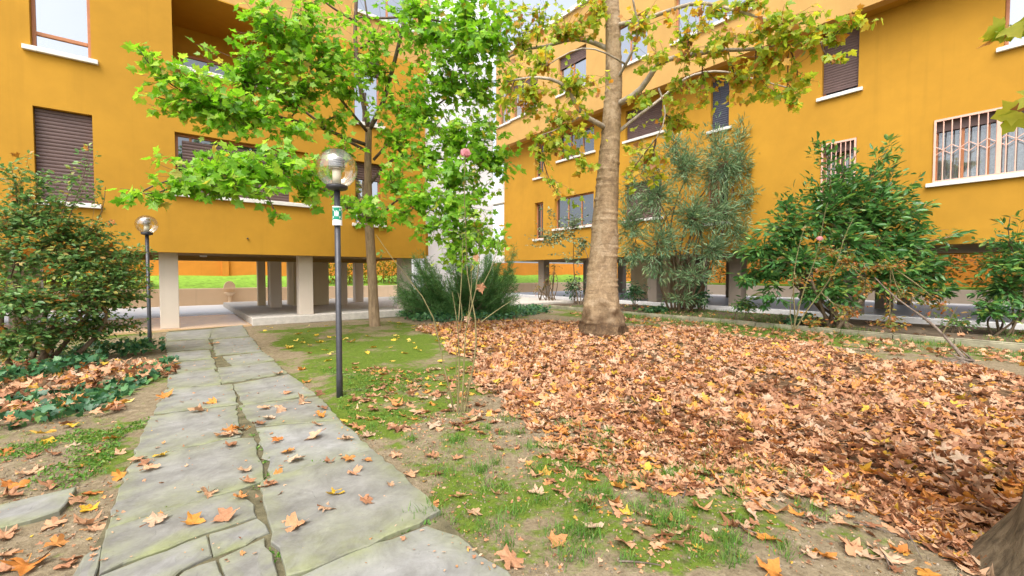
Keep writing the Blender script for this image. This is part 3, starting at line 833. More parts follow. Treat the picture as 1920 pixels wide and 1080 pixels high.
window(RB, PRt, 11.3, 13.3, 4.2, 5.95, 'shutter'); window(RB, PRt, 11.3, 13.3, 8.05, 9.5, 'shutter')
window(RB, PRt, 8.32, 9.06, 7.45, 9.5, 'blue'); window(RB, PRt, 8.3, 9.2, 3.70, 6.0, 'dim', mull=(8.75,))
window(RB, PRt, 4.2, 5.2, 7.58, 9.71, 'shutter', drop=0.14); window(RB, PRt, -0.3, 1.1, 7.62, 9.7, 'glass', trans=(8.05,))
window(RB, PRt, -4.5, -3.2, 4.24, 6.06, 'shutter'); window(RB, PRt, -4.5, -3.2, 7.6, 9.7, 'shutter')
def grille(P, u0, u1, z0, z1, d, n, parent, mid=None, diamonds=True):
    """iron window grille: rails, upright bars and a belt of lozenges"""
    b = MB(); b.hexa(P, u0, u1, d - 0.02, d + 0.02, z0, z0 + 0.04); b.hexa(P, u0, u1, d - 0.02, d + 0.02, z1 - 0.06, z1)
    b.hexa(P, u0, u0 + 0.05, d - 0.022, d + 0.022, z0 + 0.04, z1 - 0.06); b.hexa(P, u1 - 0.05, u1, d - 0.022, d + 0.022, z0 + 0.04, z1 - 0.06)
    if mid: b.hexa(P, mid - 0.045, mid + 0.045, d - 0.026, d + 0.026, z0 + 0.04, z1 - 0.06)
    b.build('grille_frame', M['pinkmetal'], parent)
    us = [u0 + 0.025 + (u1 - u0 - 0.05) * k / n for k in range(n + 1)]
    bar = None
    for u in us[1:-1]:
        b = MB(); b.tube([P(u, d, z0 + 0.03), P(u, d, z1 - 0.05)], 0.014, 8); b.build('bar', M['pinkmetal'], parent)
    if diamonds:
        b = MB(); zc = z0 + (z1 - z0) * 0.5; hh = 0.13
        for k, (a, c) in enumerate(zip(us[:-1], us[1:])):
            s = 1 if k % 2 == 0 else -1
            for q_ in (s, -s):
                b.tube([P(a, d - 0.012 * q_, zc + hh * q_), P(c, d - 0.012 * q_, zc - 0.0)], 0.011, 6) if False else b.tube([P(a, d - 0.012 * q_, zc + (hh * q_ if s > 0 else 0)), P(c, d - 0.012 * q_, zc + (0 if s > 0 else hh * q_))], 0.011, 6)
        b.build('lozenge_belt', M['pinkmetal'], parent)
def open_window(bld, P, u0, u1, z0, z1, mull, curtains=True):
    fr = frame_mb(P, u0 + 0.004, u1 - 0.004, z0 + 0.004, z1 - 0.004, 0.17, 0.24, 0.07, mull).build('window', M['wood'], bld, bevel=0.006)
    b = MB(); b.hexa(P, u0 + 0.06, u1 - 0.06, 0.20, 0.206, z0 + 0.06, z1 - 0.06); b.build('pane', M['clear'], fr)
    b = MB(); b.hexa(P, u0 - 0.1, u1 + 0.1, 1.4, 1.45, z0 - 0.3, z1 + 0.2)
    b.hexa(P, u0 - 0.15, u0 - 0.1, 0.36, 1.4, z0 - 0.3, z1 + 0.2); b.hexa(P, u1 + 0.1, u1 + 0.15, 0.36, 1.4, z0 - 0.3, z1 + 0.2)
    b.hexa(P, u0 - 0.1, u1 + 0.1, 0.36, 1.4, z1 + 0.2, z1 + 0.25); b.hexa(P, u0 - 0.1, u1 + 0.1, 0.36, 1.4, z0 - 0.35, z0 - 0.3)
    b.build('room', M['dark'], fr)
    b = MB(); b.hexa(P, u0 + 0.01, u1 - 0.01, 0.12, 0.165, z1 - 0.34, z1 - 0.01); b.build('shutter', M['shutter'], fr)
    if curtains:
        b = MB(); n = 90
        for k in range(n):
            a, c = u0 + (u1 - u0) * k / n, u0 + (u1 - u0) * (k + 1) / n
            w = lambda u: 0.31 + 0.018 * math.sin(u * 38) + 0.01 * math.sin(u * 17 + 1)
            b.face(P(a, w(a), z0 + 0.02), P(c, w(c), z0 + 0.02), P(c, w(c), z1 - 0.45), P(a, w(a), z1 - 0.45))
        b.build('curtain', M['curtain'], fr, smooth=True)
    sill_obj(P, u0, u1, z0, fr)
    return fr
wf = open_window(RB, PRt, -0.75, 2.4, 4.24, 6.06, (0.05, 1.33, 1.82))
grille(PRt, -0.74, 2.39, 4.26, 6.05, -0.01, 18, wf, 1.12)
wf = open_window(RB, PRt, 4.2, 5.17, 4.2, 6.02, (4.68,))
grille(PRt, 4.21, 5.16, 4.22, 6.01, -0.01, 7, wf, None, False)
for k, (a, c, e, f) in enumerate(hru):
    window(RB, PUt, a, c, e, f, 'glass' if k not in (2, 3) else 'half', mull=((a + c) / 2,) if c - a < 2.2 else (a + (c - a) / 3, a + 2 * (c - a) / 3))
b = MB(); b.hexa(PUt, 7.3, 7.42, -0.03, 0.6, 11.25, 13.5)
# pilotis of the right building
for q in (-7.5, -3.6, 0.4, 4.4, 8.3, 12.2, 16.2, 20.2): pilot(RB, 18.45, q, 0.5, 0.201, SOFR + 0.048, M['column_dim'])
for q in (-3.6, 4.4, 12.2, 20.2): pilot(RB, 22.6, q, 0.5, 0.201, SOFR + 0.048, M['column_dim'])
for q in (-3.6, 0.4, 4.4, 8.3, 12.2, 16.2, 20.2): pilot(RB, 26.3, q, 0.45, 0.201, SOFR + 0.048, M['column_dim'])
b = MB(); b.box((18.3, 9.6, 0.201), (18.42, 9.72, SOFR + 0.048)); b.build('downpipe', M['white_trim'], RB, bevel=0.03)
b = MB(); b.box((21.0, 13.0, 0.201), (25.0, 15.5, SOFR + 0.048)); b.build('lobby_wall', M['cream'], RB)

# ---------------- walls behind
o = MB().box((-22, 27.0, 0), (60, 27.32, 0.86)).build('retaining_wall', M['peach'], bevel=0.02); o.rotation_euler.z = BA
tag(o, 'low peach rendered retaining wall in front of the grass bank', 'wall')
o = MB().box((-22, 33.2, 0), (60, 33.5, 2.7)).build('boundary_wall', M['boundary']); o.rotation_euler.z = BA
tag(o, 'tall rust orange boundary wall on top of the grass bank', 'wall')
for p in (-14, -6, 2.7, 11, 19): 
    pb = MB().box((p - 0.18, 33.06, 0), (p + 0.18, 33.198, 2.68)).build('pier', M['boundary'], o)
o = MB().box((33.0, -14, 0), (33.3, 26.6, 0.75)).build('retaining_wall', M['column'], bevel=0.02); o.rotation_euler.z = BA
tag(o, 'low grey retaining wall seen under the right building', 'wall')
o = MB().box((36.5, -20, 0), (36.8, 33.0, 3.2)).build('boundary_wall', M['boundary']); o.rotation_euler.z = BA
tag(o, 'rust orange boundary wall seen under the right building', 'wall')
o = MB().box((33.31, -14, 0.55), (36.4, 26.6, 0.85)).build('grass_bank', M['bank']); o.rotation_euler.z = BA
tag(o, 'green grass strip behind the right building', None, kind='structure')
# shell shaped stone spout standing on the retaining wall
sp = gp(464, 570, 0.02)
root = empty('wall_fountain', W(2.35, 26.8, 0.0), BA)
tag(root, 'small pale stone wall fountain on the low peach wall seen through the walkway', 'fountain')
b = MB(); n = 14
pts = [(0.26 * math.cos(a), 0.26 * math.sin(a) * 1.15) for a in np.linspace(0, math.pi, n)]
ft = [( x, -0.08, 0.87 + z * 1.2) for x, z in pts]; bk = [(x, 0.1, 0.87 + z * 1.2) for x, z in pts]
b.face(*ft); b.face(*bk[::-1])
for k in range(n - 1): b.face(ft[k], ft[k + 1], bk[k + 1], bk[k])
b.face(ft[0], bk[0], bk[-1], ft[-1]); b.build('back_plate', M['peach'], root)
b = MB(); b.lathe([(0.06, 0.45), (0.2, 0.55), (0.26, 0.66), (0.22, 0.66), (0.1, 0.58)], 18, (0, 0.02)); b.build('basin', M['peach'], root, smooth=True)
b = MB(); b.lathe([(0.14, 0.01), (0.09, 0.06), (0.07, 0.4), (0.09, 0.449)], 14, (0, 0.02)); b.build('pedestal', M['peach'], root, smooth=True)

# cable slung between tower and right building
a, c = W(13.0, TQ - 0.05, 8.9), W(16.9, 22.5, 8.6)
pts = [a + (c - a) * t - np.array([0, 0, 0.25 * 4 * t * (1 - t)]) for t in np.linspace(0, 1, 14)]
o = MB().tube(pts, 0.012, 5).build('cable', M['metal'])
tag(o, 'thin dark cable slung from the pale tower to the right block', 'cable')

# ------------------------------------------------------------------ leaf shapes
def half_leaf(outline, mid, fold, curl, petiole=0.35):
    """two lobes folded along the midrib; outline = right half from base to tip (both on the midrib)"""
    def z(x, y): return fold * abs(x) - curl * y * y
    v = []; f = []
    ys = [y for y in mid]
    m_idx = []
    for y in ys: m_idx.append(len(v)); v.append((0, y, z(0, y)))
    for s in (1, -1):
        idx = []
        for x, y in outline[1:-1]: idx.append(len(v)); v.append((s * x, y, z(x, y)))
        loop = [m_idx[0]] + idx + m_idx[::-1][:-1]
        f.append(tuple(loop) if s > 0 else tuple(loop[::-1]))
    if petiole:
        k = len(v); v += [(-0.012, -petiole, 0.02), (0.012, -petiole, 0.02)]; f.append((k, k + 1, m_idx[0]))
    return v, f
MAPLE = [(0, 0), (0.16, -0.09), (0.40, -0.02), (0.33, 0.10), (0.36, 0.20), (0.62, 0.40), (0.46, 0.44), (0.40, 0.52), (0.22, 0.46), (0.24, 0.66), (0.13, 0.74), (0, 1.0)]
PLANE = [(0, 0), (0.22, -0.12), (0.46, -0.06), (0.40, 0.08), (0.50, 0.22), (0.66, 0.42), (0.44, 0.44), (0.28, 0.48), (0.32, 0.68), (0.16, 0.78), (0, 1.02)]
T_MAPLE = [half_leaf(MAPLE, (0, 0.35, 0.7, 1.0), fo, cu) for fo, cu in ((0.18, 0.12), (-0.1, 0.2), (0.05, 0.28), (0.3, 0.05))]
T_PLANE = [half_leaf(PLANE, (0, 0.35, 0.7, 1.02), fo, cu) for fo, cu in ((0.2, 0.15), (-0.15, 0.3), (0.1, 0.4), (0.35, 0.1))]
def ellip(w, fold, curl, tipp=0.0, petiole=0.08):
    o = [(0, 0), (w * 0.7, 0.25), (w, 0.5), (w * 0.62, 0.8), (0, 1.0)]
    return half_leaf(o, (0, 0.5, 1.0), fold, curl, petiole)
T_LAUREL = [ellip(0.17, fo, cu) for fo, cu in ((0.35, 0.12), (0.15, 0.28), (0.5, 0.05))]
T_OVAL = [ellip(0.27, fo, cu) for fo, cu in ((0.3, 0.12), (0.1, 0.3), (0.45, 0.0))]
T_OLEAN = [half_leaf([(0, 0), (0.055, 0.35), (0.05, 0.65), (0, 1)], (0, 0.5, 1.0), fo, cu, 0) for fo, cu in ((0.4, 0.15), (0.2, 0.35), (0.3, -0.05))]
T_IVY = [half_leaf([(0, 0), (0.25, -0.14), (0.52, 0.06), (0.36, 0.34), (0.42, 0.5), (0.2, 0.6), (0, 1)], (0, 0.5, 1.0), fo, cu, 0.3) for fo, cu in ((0.2, 0.1), (-0.1, 0.25))]
T_NEEDLE = [([(-0.03, 0, 0), (0.03, 0, 0), (0.035, 0.5, 0.03), (0, 1, -0.05), (-0.035, 0.5, 0.03)], [(0, 1, 2, 3, 4)])]
def grass_t(bend, w):
    return ([(-w, 0, 0), (w, 0, 0), (w * 0.7, 0.5, bend * 0.25), (-w * 0.7, 0.5, bend * 0.25), (0, 1, bend)], [(0, 1, 2, 3), (3, 2, 4)])
T_GRASS = [grass_t(b_, 0.035) for b_ in (0.2, 0.5, 0.8, -0.3)]

def dry_template(seed, fine=True, cu=0.6):
    """a curled dry plane leaf with lobes, teeth and a stalk"""
    r = np.random.default_rng(seed)
    half = [(0.0, 0.0), (0.10, -0.05), (0.22, -0.13), (0.34, -0.16), (0.48, -0.05), (0.42, 0.03), (0.40, 0.10), (0.52, 0.20), (0.68, 0.42), (0.54, 0.42), (0.44, 0.46), (0.29, 0.46), (0.31, 0.60), (0.27, 0.72), (0.15, 0.80), (0.0, 1.05)]
    half = [(x * r.uniform(0.72, 1.16), y + r.normal() * 0.035) for x, y in half]
    half[0] = (0, 0); half[-1] = (0, half[-1][1])
    right = half; left = [(-x * r.uniform(0.75, 1.15), y + r.normal() * 0.03) for x, y in half[1:-1]][::-1]
    out = np.array(right + left)
    cen = np.array([0, 0.36])
    a1, a2, tw = cu * r.uniform(-0.3, 1.3), cu * r.uniform(-0.3, 0.9), cu * r.uniform(-0.9, 0.9)
    ph = r.uniform(0, 6.28)
    def zz(x, y):
        yy = y - 0.36
        return a1 * x * x + a2 * yy * yy + tw * x * yy + 0.10 * math.sin(7 * x + ph) * (abs(x) + abs(yy)) + 0.20 * math.sin(5 * math.atan2(x, yy) + ph) * (x * x + yy * yy)
    rings = [0.55, 1.0] if fine else [1.0]
    v = [(0, 0.36, zz(0, 0.36))]; f = []
    n = len(out)
    for rr in rings:
        for p_ in out:
            x, y = cen + (p_ - cen) * rr
            v.append((x, y, zz(x, y) + (0.012 * r.normal() if fine else 0)))
    for i in range(n):
        f.append((0, 1 + i, 1 + (i + 1) % n))
    for k in range(len(rings) - 1):
        for i in range(n):
            j = (i + 1) % n
            f.append((1 + k * n + i, 1 + (k + 1) * n + i, 1 + (k + 1) * n + j, 1 + k * n + j))
    k = len(v); zb = zz(0, 0)
    v += [(-0.016, 0.0, zb), (0.016, 0.0, zb + 0.004), (0.012, -0.45, zb + r.uniform(-0.05, 0.18)), (-0.012, -0.45, zb + r.uniform(-0.05, 0.18))]
    f.append((k, k + 1, k + 2, k + 3))
    zmin = min(p_[2] for p_ in v)
    v = [(x, y - 0.36, z_ - zmin) for x, y, z_ in v]
    return v, f
T_DRY = [dry_template(40 + k, True, 0.45 if k % 2 else 0.9) for k in range(16)]
T_DRYL = [dry_template(80 + k, False) for k in range(14)]

# ------------------------------------------------------------------ growing plants
def curve3(a, b, sag=0.0, wob=0.0, n=7, r=rng):
    t = np.linspace(0, 1, n)[:, None]
    L = np.linalg.norm(b - a)
    off = r.normal(size=3) * wob * L
    return a + (b - a) * t + (4 * t * (1 - t)) * (off + np.array([0, 0, -sag * L]))

def limb(pix, r0, r1, Y0=None):
    """polyline given as (px, py, Y) -> points and radii"""
    P = np.array([at(*p) for p in pix])
    # resample
    seg = np.linalg.norm(np.diff(P, axis=0), axis=1); s = np.concatenate([[0], np.cumsum(seg)])
    n = max(4, int(s[-1] / 0.25))
    u = np.linspace(0, s[-1], n)
    Q = np.stack([np.interp(u, s, P[:, k]) for k in range(3)], 1)
    for _ in range(2):
        Q[1:-1] = (Q[:-2] + 2 * Q[1:-1] + Q[2:]) / 4
    return Q, np.linspace(r0, r1, n)

def cloud_leaves(clouds, limbs, k_leaf=14, size=(0.1, 0.15), up=0.7, out=0.5, droop=0.3, r=rng, twig_r=0.005, main_r=0.016, start=0.3, jitter=0.6, whorl=1, centre=None, toward=0.0, flat=1.0, vol=0.5):
    """clouds: (px,py,rx,ry,Y,rd,n). Twigs grow from the nearest limb into each cloud, leaves stand along the twigs"""
    LP = np.concatenate([q for q, _ in limbs]); tubes = []; P = []; D = []; N = []; S = []
    for cx, cy, rx, ry, Y, rd, n in clouds:
        c = at(cx, cy, Y); rad = np.array([rx * Y / FPX, rd, ry * Y / FPX * flat])
        d = np.linalg.norm(LP - c, axis=1)
        a = LP[np.argmin(d)]
        main = curve3(a, c + 0.3 * rad * r.normal(size=3) * 0.5, 0.06, 0.06, 9, r)
        if d.min() > 0.15: tubes.append((main, np.linspace(main_r, main_r * 0.5, 9), 5))
        nt = max(1, int(round(n / k_leaf)))
        for _ in range(nt):
            v = unit(r.normal(size=3)) * r.uniform(0.05, 1) ** vol
            tgt = c + v * rad
            j = int(r.integers(int(9 * start), 9)); b0 = main[j]
            tw = curve3(b0, tgt, 0.03, 0.09, 7, r)
            tubes.append((tw, np.linspace(twig_r, twig_r * 0.45, 7), 3))
            td = unit(tw[-1] - tw[0]); L = np.linalg.norm(tgt - b0)
            m = max(2, int(round(n / nt)))
            for i in range(m):
                t = r.uniform(max(0.05, 1 - 0.9 / max(L, 0.4)), 1.0)
                t = 1.0 if i == 0 else t
                x = t * 6; i0 = min(5, int(x)); pos = tw[i0] + (tw[i0 + 1] - tw[i0]) * (x - i0)
                side = unit(np.cross(td, [0, 0, 1]) + 1e-6) * (1 if i % 2 else -1)
                for w in range(whorl):
                    if whorl > 1:
                        side = unit(np.cross(td, r.normal(size=3)))
                    dd = td * (out + 0.5 * (i == 0)) + side * 0.9 + r.normal(size=3) * 0.35 + np.array([0, 0, -droop])
                    nn = np.array([0, 0, up]) + r.normal(size=3) * jitter
                    if centre is not None: nn = nn + toward * unit(pos - centre)
                    s_ = r.uniform(*size)
                    P.append(pos + unit(dd) * s_ * 0.3); D.append(dd); N.append(nn); S.append(s_)
    return tubes, np.array(P), np.array(D), np.array(N), np.array(S)

def split_crown(tree, base, tm, mat, P, D, N, S, n_single, name='crown'):
    """crown mesh plus the nearest leaves as single leaf objects below it"""
    uv, w = project(P)
    vis = (uv[:, 0] > 0) & (uv[:, 0] < 1920) & (uv[:, 1] > 0) & (uv[:, 1] < 1080) & (w > 0.3)
    order = np.argsort(np.where(vis, -S / np.maximum(w, 0.1), 1e9))
    one = order[:n_single]; rest = order[n_single:]
    me = leaf_mesh(name, tm, P[rest] - base, D[rest], N[rest], S[rest])
    crown = link(name, me, mat, tree)
    if n_single:
        crown['kind'] = 'stuff'
        ms = []
        for k, (v, f) in enumerate(tm):
            m_ = bpy.data.meshes.new('leaf'); m_.from_pydata(v, [], f); m_.materials.append(mat); ms.append(m_)
        for i in one:
            o = bpy.data.objects.new('leaf', ms[int(rng.integers(len(ms)))])
            C.objects.link(o); o.parent = tree
            o.matrix_basis = leaf_matrix(P[i] - base, D[i], N[i], S[i])
    return crown

def trunk_mesh(pts, radii, sides=28, bump=0.04, seed=1, ridge=0.0, res=0.05):
    pts = np.array(pts, float); radii = np.array(radii, float)
    seg = np.linalg.norm(np.diff(pts, axis=0), axis=1); s = np.concatenate([[0], np.cumsum(seg)])
    n = max(6, int(s[-1] / res)); u = np.linspace(0, s[-1], n)
    Q = np.stack([np.interp(u, s, pts[:, k]) for k in range(3)], 1); R = np.interp(u, s, radii)
    for _ in range(6):
        Q[1:-1] = (Q[:-2] + 2 * Q[1:-1] + Q[2:]) / 4; R[1:-1] = (R[:-2] + 2 * R[1:-1] + R[2:]) / 4
    v, f = tube_arrays(Q, R, sides, True)
    v = v.reshape(n, sides, 3)
    r = np.random.default_rng(seed)
    th = np.arange(sides) * 2 * math.pi / sides
    disp = np.zeros((n, sides))
    for k in range(26):
        kk = r.integers(1, 7); kz = r.uniform(0.5, 9); ph = r.uniform(0, 6.28)
        disp += np.sin(kk * th[None, :] + kz * u[:, None] + ph) / (kk + 0.5 * kz) * 0.6
    if ridge:
        for z0 in np.cumsum(r.uniform(0.12, 0.34, int(s[-1] / 0.2))):
            a0, wd = r.uniform(0, 6.28), r.uniform(0.6, 1.7)
            prof = np.exp(-((u - z0) / 0.03) ** 2)[:, None]
            da = np.angle(np.exp(1j * (th - a0)))[None, :]
            disp += ridge * prof * np.exp(-(da / wd) ** 2)
    v = Q[:, None, :] + (v - Q[:, None, :]) * (1 + bump * disp[..., None] * 1.0)
    return v.reshape(-1, 3), f, Q, R

def obj_vf(name, v, f, mat, parent, base=None, smooth=True):
    me = bpy.data.meshes.new(name)
    if base is not None: v = np.asarray(v) - base
    me.from_pydata([tuple(map(float, a)) for a in v], [], f); me.validate()
    return link(name, me, mat, parent, smooth=smooth)

# ------------------------------------------------------------------ norway maple by the left building
mb = gp(703, 612); mb[2] = 0.0
MT = tag(empty('maple_tree', mb), 'slender maple with bright green leaves standing before the left orange block', 'tree')
Y0 = mb[1]
st = [at(703, 616, Y0), at(700, 560, Y0), at(696, 480, Y0), at(692, 415, Y0), at(690, 370, Y0), at(690, 300, Y0), at(691, 240, Y0)]
v, f, Q, R = trunk_mesh([a - np.array([0, 0, 0.08 if i == 0 else 0]) for i, a in enumerate(st)], [0.17, 0.145, 0.135, 0.13, 0.12, 0.105, 0.095], 16, 0.05, 5)
obj_vf('trunk', v, f, M['bark_maple'], MT, mb)
LM = [limb([(691, 240, Y0), (676, 170, Y0), (665, 70, Y0), (668, 0, Y0), (672, -80, Y0)], 0.075, 0.045),
      limb([(691, 245, Y0), (716, 200, Y0), (727, 165, Y0), (745, 95, Y0 - 0.2), (764, 10, Y0 - 0.3), (770, -60, Y0 - 0.3)], 0.08, 0.035),
      limb([(676, 90, Y0), (700, 85, Y0 - 0.3), (688, 30, Y0 - 0.5), (680, -30, Y0 - 0.6)], 0.035, 0.02),
      limb([(688, 272, Y0), (640, 255, Y0 - 0.6), (600, 238, Y0 - 1.4), (545, 225, Y0 - 2.2), (470, 205, Y0 - 2.8), (390, 190, Y0 - 3.2)], 0.06, 0.02),
      limb([(690, 285, Y0), (620, 246, Y0 - 0.3), (560, 200, Y0 - 0.8), (500, 160, Y0 - 1.2), (440, 120, Y0 - 1.6)], 0.05, 0.018),
      limb([(690, 395, Y0), (662, 398, Y0 - 0.8), (630, 368, Y0 - 1.8), (585, 345, Y0 - 2.8), (520, 332, Y0 - 3.8), (440, 325, Y0 - 4.4), (340, 335, Y0 - 4.8)], 0.05, 0.018),
      limb([(694, 345, Y0), (720, 310, Y0), (745, 293, Y0 - 0.3), (775, 292, Y0 - 0.6), (840, 300, Y0 - 1.0), (900, 300, Y0 - 1.2)], 0.05, 0.02),
      limb([(693, 420, Y0), (720, 400, Y0 - 0.3), (746, 370, Y0 - 0.7), (800, 360, Y0 - 1.1), (860, 375, Y0 - 1.4)], 0.035, 0.015),
      limb([(700, 300, Y0), (735, 262, Y0), (765, 235, Y0 - 0.2), (790, 218, Y0 - 0.4), (830, 190, Y0 - 0.6), (880, 150, Y0 - 0.8)], 0.045, 0.018),
      limb([(668, 32, Y0), (720, 35, Y0 - 0.4), (765, 30, Y0 - 0.8), (830, 40, Y0 - 1.2), (890, 60, Y0 - 1.6)], 0.04, 0.02),
      limb([(667, 40, Y0), (620, 15, Y0 - 0.5), (580, -20, Y0 - 0.9)], 0.035, 0.02),
      limb([(691, 250, Y0), (650, 200, Y0 - 0.8), (610, 150, Y0 - 1.2), (570, 100, Y0 - 1.8), (520, 50, Y0 - 2.2)], 0.045, 0.018),
      limb([(746, 372, Y0 - 0.7), (790, 400, Y0 - 0.9), (850, 430, Y0 - 1.0), (890, 450, Y0 - 1.1)], 0.02, 0.012)]
obj_vf('limbs', *(lambda t: (np.concatenate([a for a, _ in t]), sum([[tuple(k + o_ for k in ff) for ff in fs] for (a, fs), o_ in zip(t, np.cumsum([0] + [len(a) for a, _ in t[:-1]]))], [])))([tube_arrays(q, r_, 8) for q, r_ in LM]), M['bark_twig'], MT, mb)
CL = [(262, 95, 35, 22, 9.0, 0.3, 22), (330, 140, 75, 40, 9.4, 0.5, 110), (400, 190, 110, 45, 9.6, 0.7, 260), (480, 215, 90, 40, 10.0, 0.7, 200), (300, 185, 55, 20, 9.3, 0.4, 40), (350, 215, 60, 14, 9.3, 0.3, 34), (420, 240, 60, 16, 9.5, 0.4, 50),
      (470, 120, 85, 55, 10.2, 0.8, 260), (540, 70, 90, 60, 10.6, 0.9, 300), (560, 150, 90, 50, 10.6, 0.8, 260), (620, 110, 70, 60, 11.2, 0.9, 220), (490, 40, 40, 35, 10.0, 0.5, 80), (600, 20, 60, 30, 10.8, 0.8, 90), (545, 240, 60, 22, 10.2, 0.5, 60),
      (390, 320, 85, 38, 8.0, 0.6, 190), (470, 305, 90, 36, 8.5, 0.6, 210), (550, 310, 80, 38, 9.0, 0.6, 170), (430, 350, 90, 22, 8.0, 0.5, 110), (600, 330, 45, 30, 9.6, 0.5, 70), (330, 345, 40, 22, 7.8, 0.4, 40), (268, 366, 38, 14, 7.6, 0.3, 26), (245, 385, 22, 8, 7.5, 0.2, 8), (522, 405, 26, 8, 8.6, 0.2, 14), (575, 365, 30, 24, 9.2, 0.3, 30),
      (650, 175, 50, 40, 12.0, 0.7, 110), (640, 230, 40, 25, 11.6, 0.5, 50), (640, 285, 40, 18, 11.0, 0.5, 40), (700, 120, 55, 60, 12.4, 0.9, 160), (690, 60, 70, 45, 12.2, 0.9, 120), (740, 190, 60, 45, 12.2, 0.8, 150),
      (690, 380, 50, 30, 10.6, 0.5, 100), (700, 408, 40, 18, 10.4, 0.4, 50), (655, 275, 40, 22, 11.2, 0.4, 40),
      (800, 60, 80, 60, 11.6, 1.0, 260), (870, 100, 80, 70, 11.2, 1.0, 300), (930, 70, 50, 60, 11.0, 0.9, 170), (830, 150, 80, 50, 11.6, 0.8, 220), (900, 170, 55, 40, 11.4, 0.8, 130), (780, 20, 90, 35, 11.8, 1.0, 160), (880, 20, 80, 40, 11.0, 0.9, 170), (740, 250, 60, 35, 12.3, 0.7, 120), (800, 215, 60, 40, 12.0, 0.7, 140),
      (850, 250, 80, 35, 11.6, 0.7, 200), (910, 290, 60, 35, 11.4, 0.7, 160), (790, 300, 60, 40, 11.8, 0.7, 140), (850, 320, 70, 28, 11.4, 0.6, 150), (740, 330, 45, 40, 11.8, 0.6, 90), (940, 310, 35, 25, 11.3, 0.5, 50),
      (790, 370, 70, 35, 11.4, 0.6, 150), (860, 380, 65, 35, 11.2, 0.6, 150), (740, 400, 45, 25, 11.5, 0.5, 50), (900, 430, 50, 35, 11.2, 0.6, 100), (850, 450, 55, 35, 11.2, 0.6, 90), (930, 455, 30, 18, 11.0, 0.4, 30), (800, 440, 35, 25, 11.4, 0.5, 40), (880, 350, 60, 40, 11.2, 0.6, 70), (840, 410, 60, 40, 11.2, 0.6, 60), (900, 230, 60, 50, 11.3, 0.7, 80), (860, 480, 50, 25, 11.2, 0.5, 50)]
CL = [(a_[0], a_[1], a_[2] * 1.12, a_[3] * 1.12, a_[4], a_[5] * 1.3, int(a_[6] * (1.9 if a_[0] > 780 else 1.6))) for a_ in CL]
tb, P, D, N, S = cloud_leaves(CL, LM, 7, (0.12, 0.20), up=0.65, out=0.35, droop=0.25, jitter=0.7, twig_r=0.007, main_r=0.02, centre=at(690, 250, Y0), toward=0.55)
link('twigs', tubes_mesh('twigs', [(p_ - mb, r_, n_) for p_, r_, n_ in tb]), M['bark_twig'], MT)['kind'] = 'stuff'
split_crown(MT, mb, T_MAPLE, M['leaf_maple'], P, D, N, S, 280)

# ------------------------------------------------------------------ plane tree in the middle
pb = gp(1130, 632); pb[2] = 0.05
PT = tag(empty('plane_tree', pb), 'thick pale trunked plane tree with yellowing leaves rising from the leaf carpet', 'tree')
Y1 = pb[1]
prof = [(1131, 642, 0.70), (1131, 630, 0.62), (1130, 605, 0.52), (1129, 585, 0.47), (1128, 560, 0.475), (1129, 530, 0.43), (1130, 480, 0.40), (1133, 430, 0.375), (1136, 380, 0.345), (1140, 320, 0.315), (1145, 260, 0.28), (1150, 180, 0.25), (1151, 100, 0.235), (1149, 40, 0.22), (1147, -20, 0.20), (1146, -120, 0.17), (1150, -260, 0.12)]
v, f, Q, R = trunk_mesh([at(x, y, Y1) for x, y, _ in prof], [r_ * np.interp(y_, [0, 300, 520, 640], [0.80, 0.84, 0.88, 0.96]) for _, y_, r_ in prof], 48, 0.06, 11, 1.3, 0.025)
# burls and root flare at the foot
r = np.random.default_rng(21)
vv = v.copy(); cz = vv[:, 2]; cx, cy = pb[0], pb[1]
ang = np.arctan2(vv[:, 1] - cy, vv[:, 0] - cx)
low = np.clip((1.0 - cz) / 1.0, 0, 1)
amp = low * (0.12 * np.sin(5 * ang + 1) + 0.07 * np.sin(9 * ang + 3 * cz) + 0.06 * np.sin(13 * ang - 8 * cz) + 0.06 * np.sin(17 * ang + 11 * cz + 2))
for a0, z0, h in ((-1.2, 0.75, 0.20), (-2.2, 0.55, 0.14), (-0.5, 0.45, 0.15), (-1.7, 0.95, 0.10), (-1.0, 0.35, 0.12), (-2.7, 0.8, 0.14)):
    da = np.angle(np.exp(1j * (ang - a0)))
    amp += h * np.exp(-(da / 0.32) ** 2 - ((cz - z0) / 0.14) ** 2)
vv[:, 0] = cx + (vv[:, 0] - cx) * (1 + amp) if False else vv[:, 0] + np.cos(ang) * amp * 0.65
vv[:, 1] = vv[:, 1] + np.sin(ang) * amp * 0.65
tr = obj_vf('trunk', vv, f, M['bark_plane'], PT, pb)
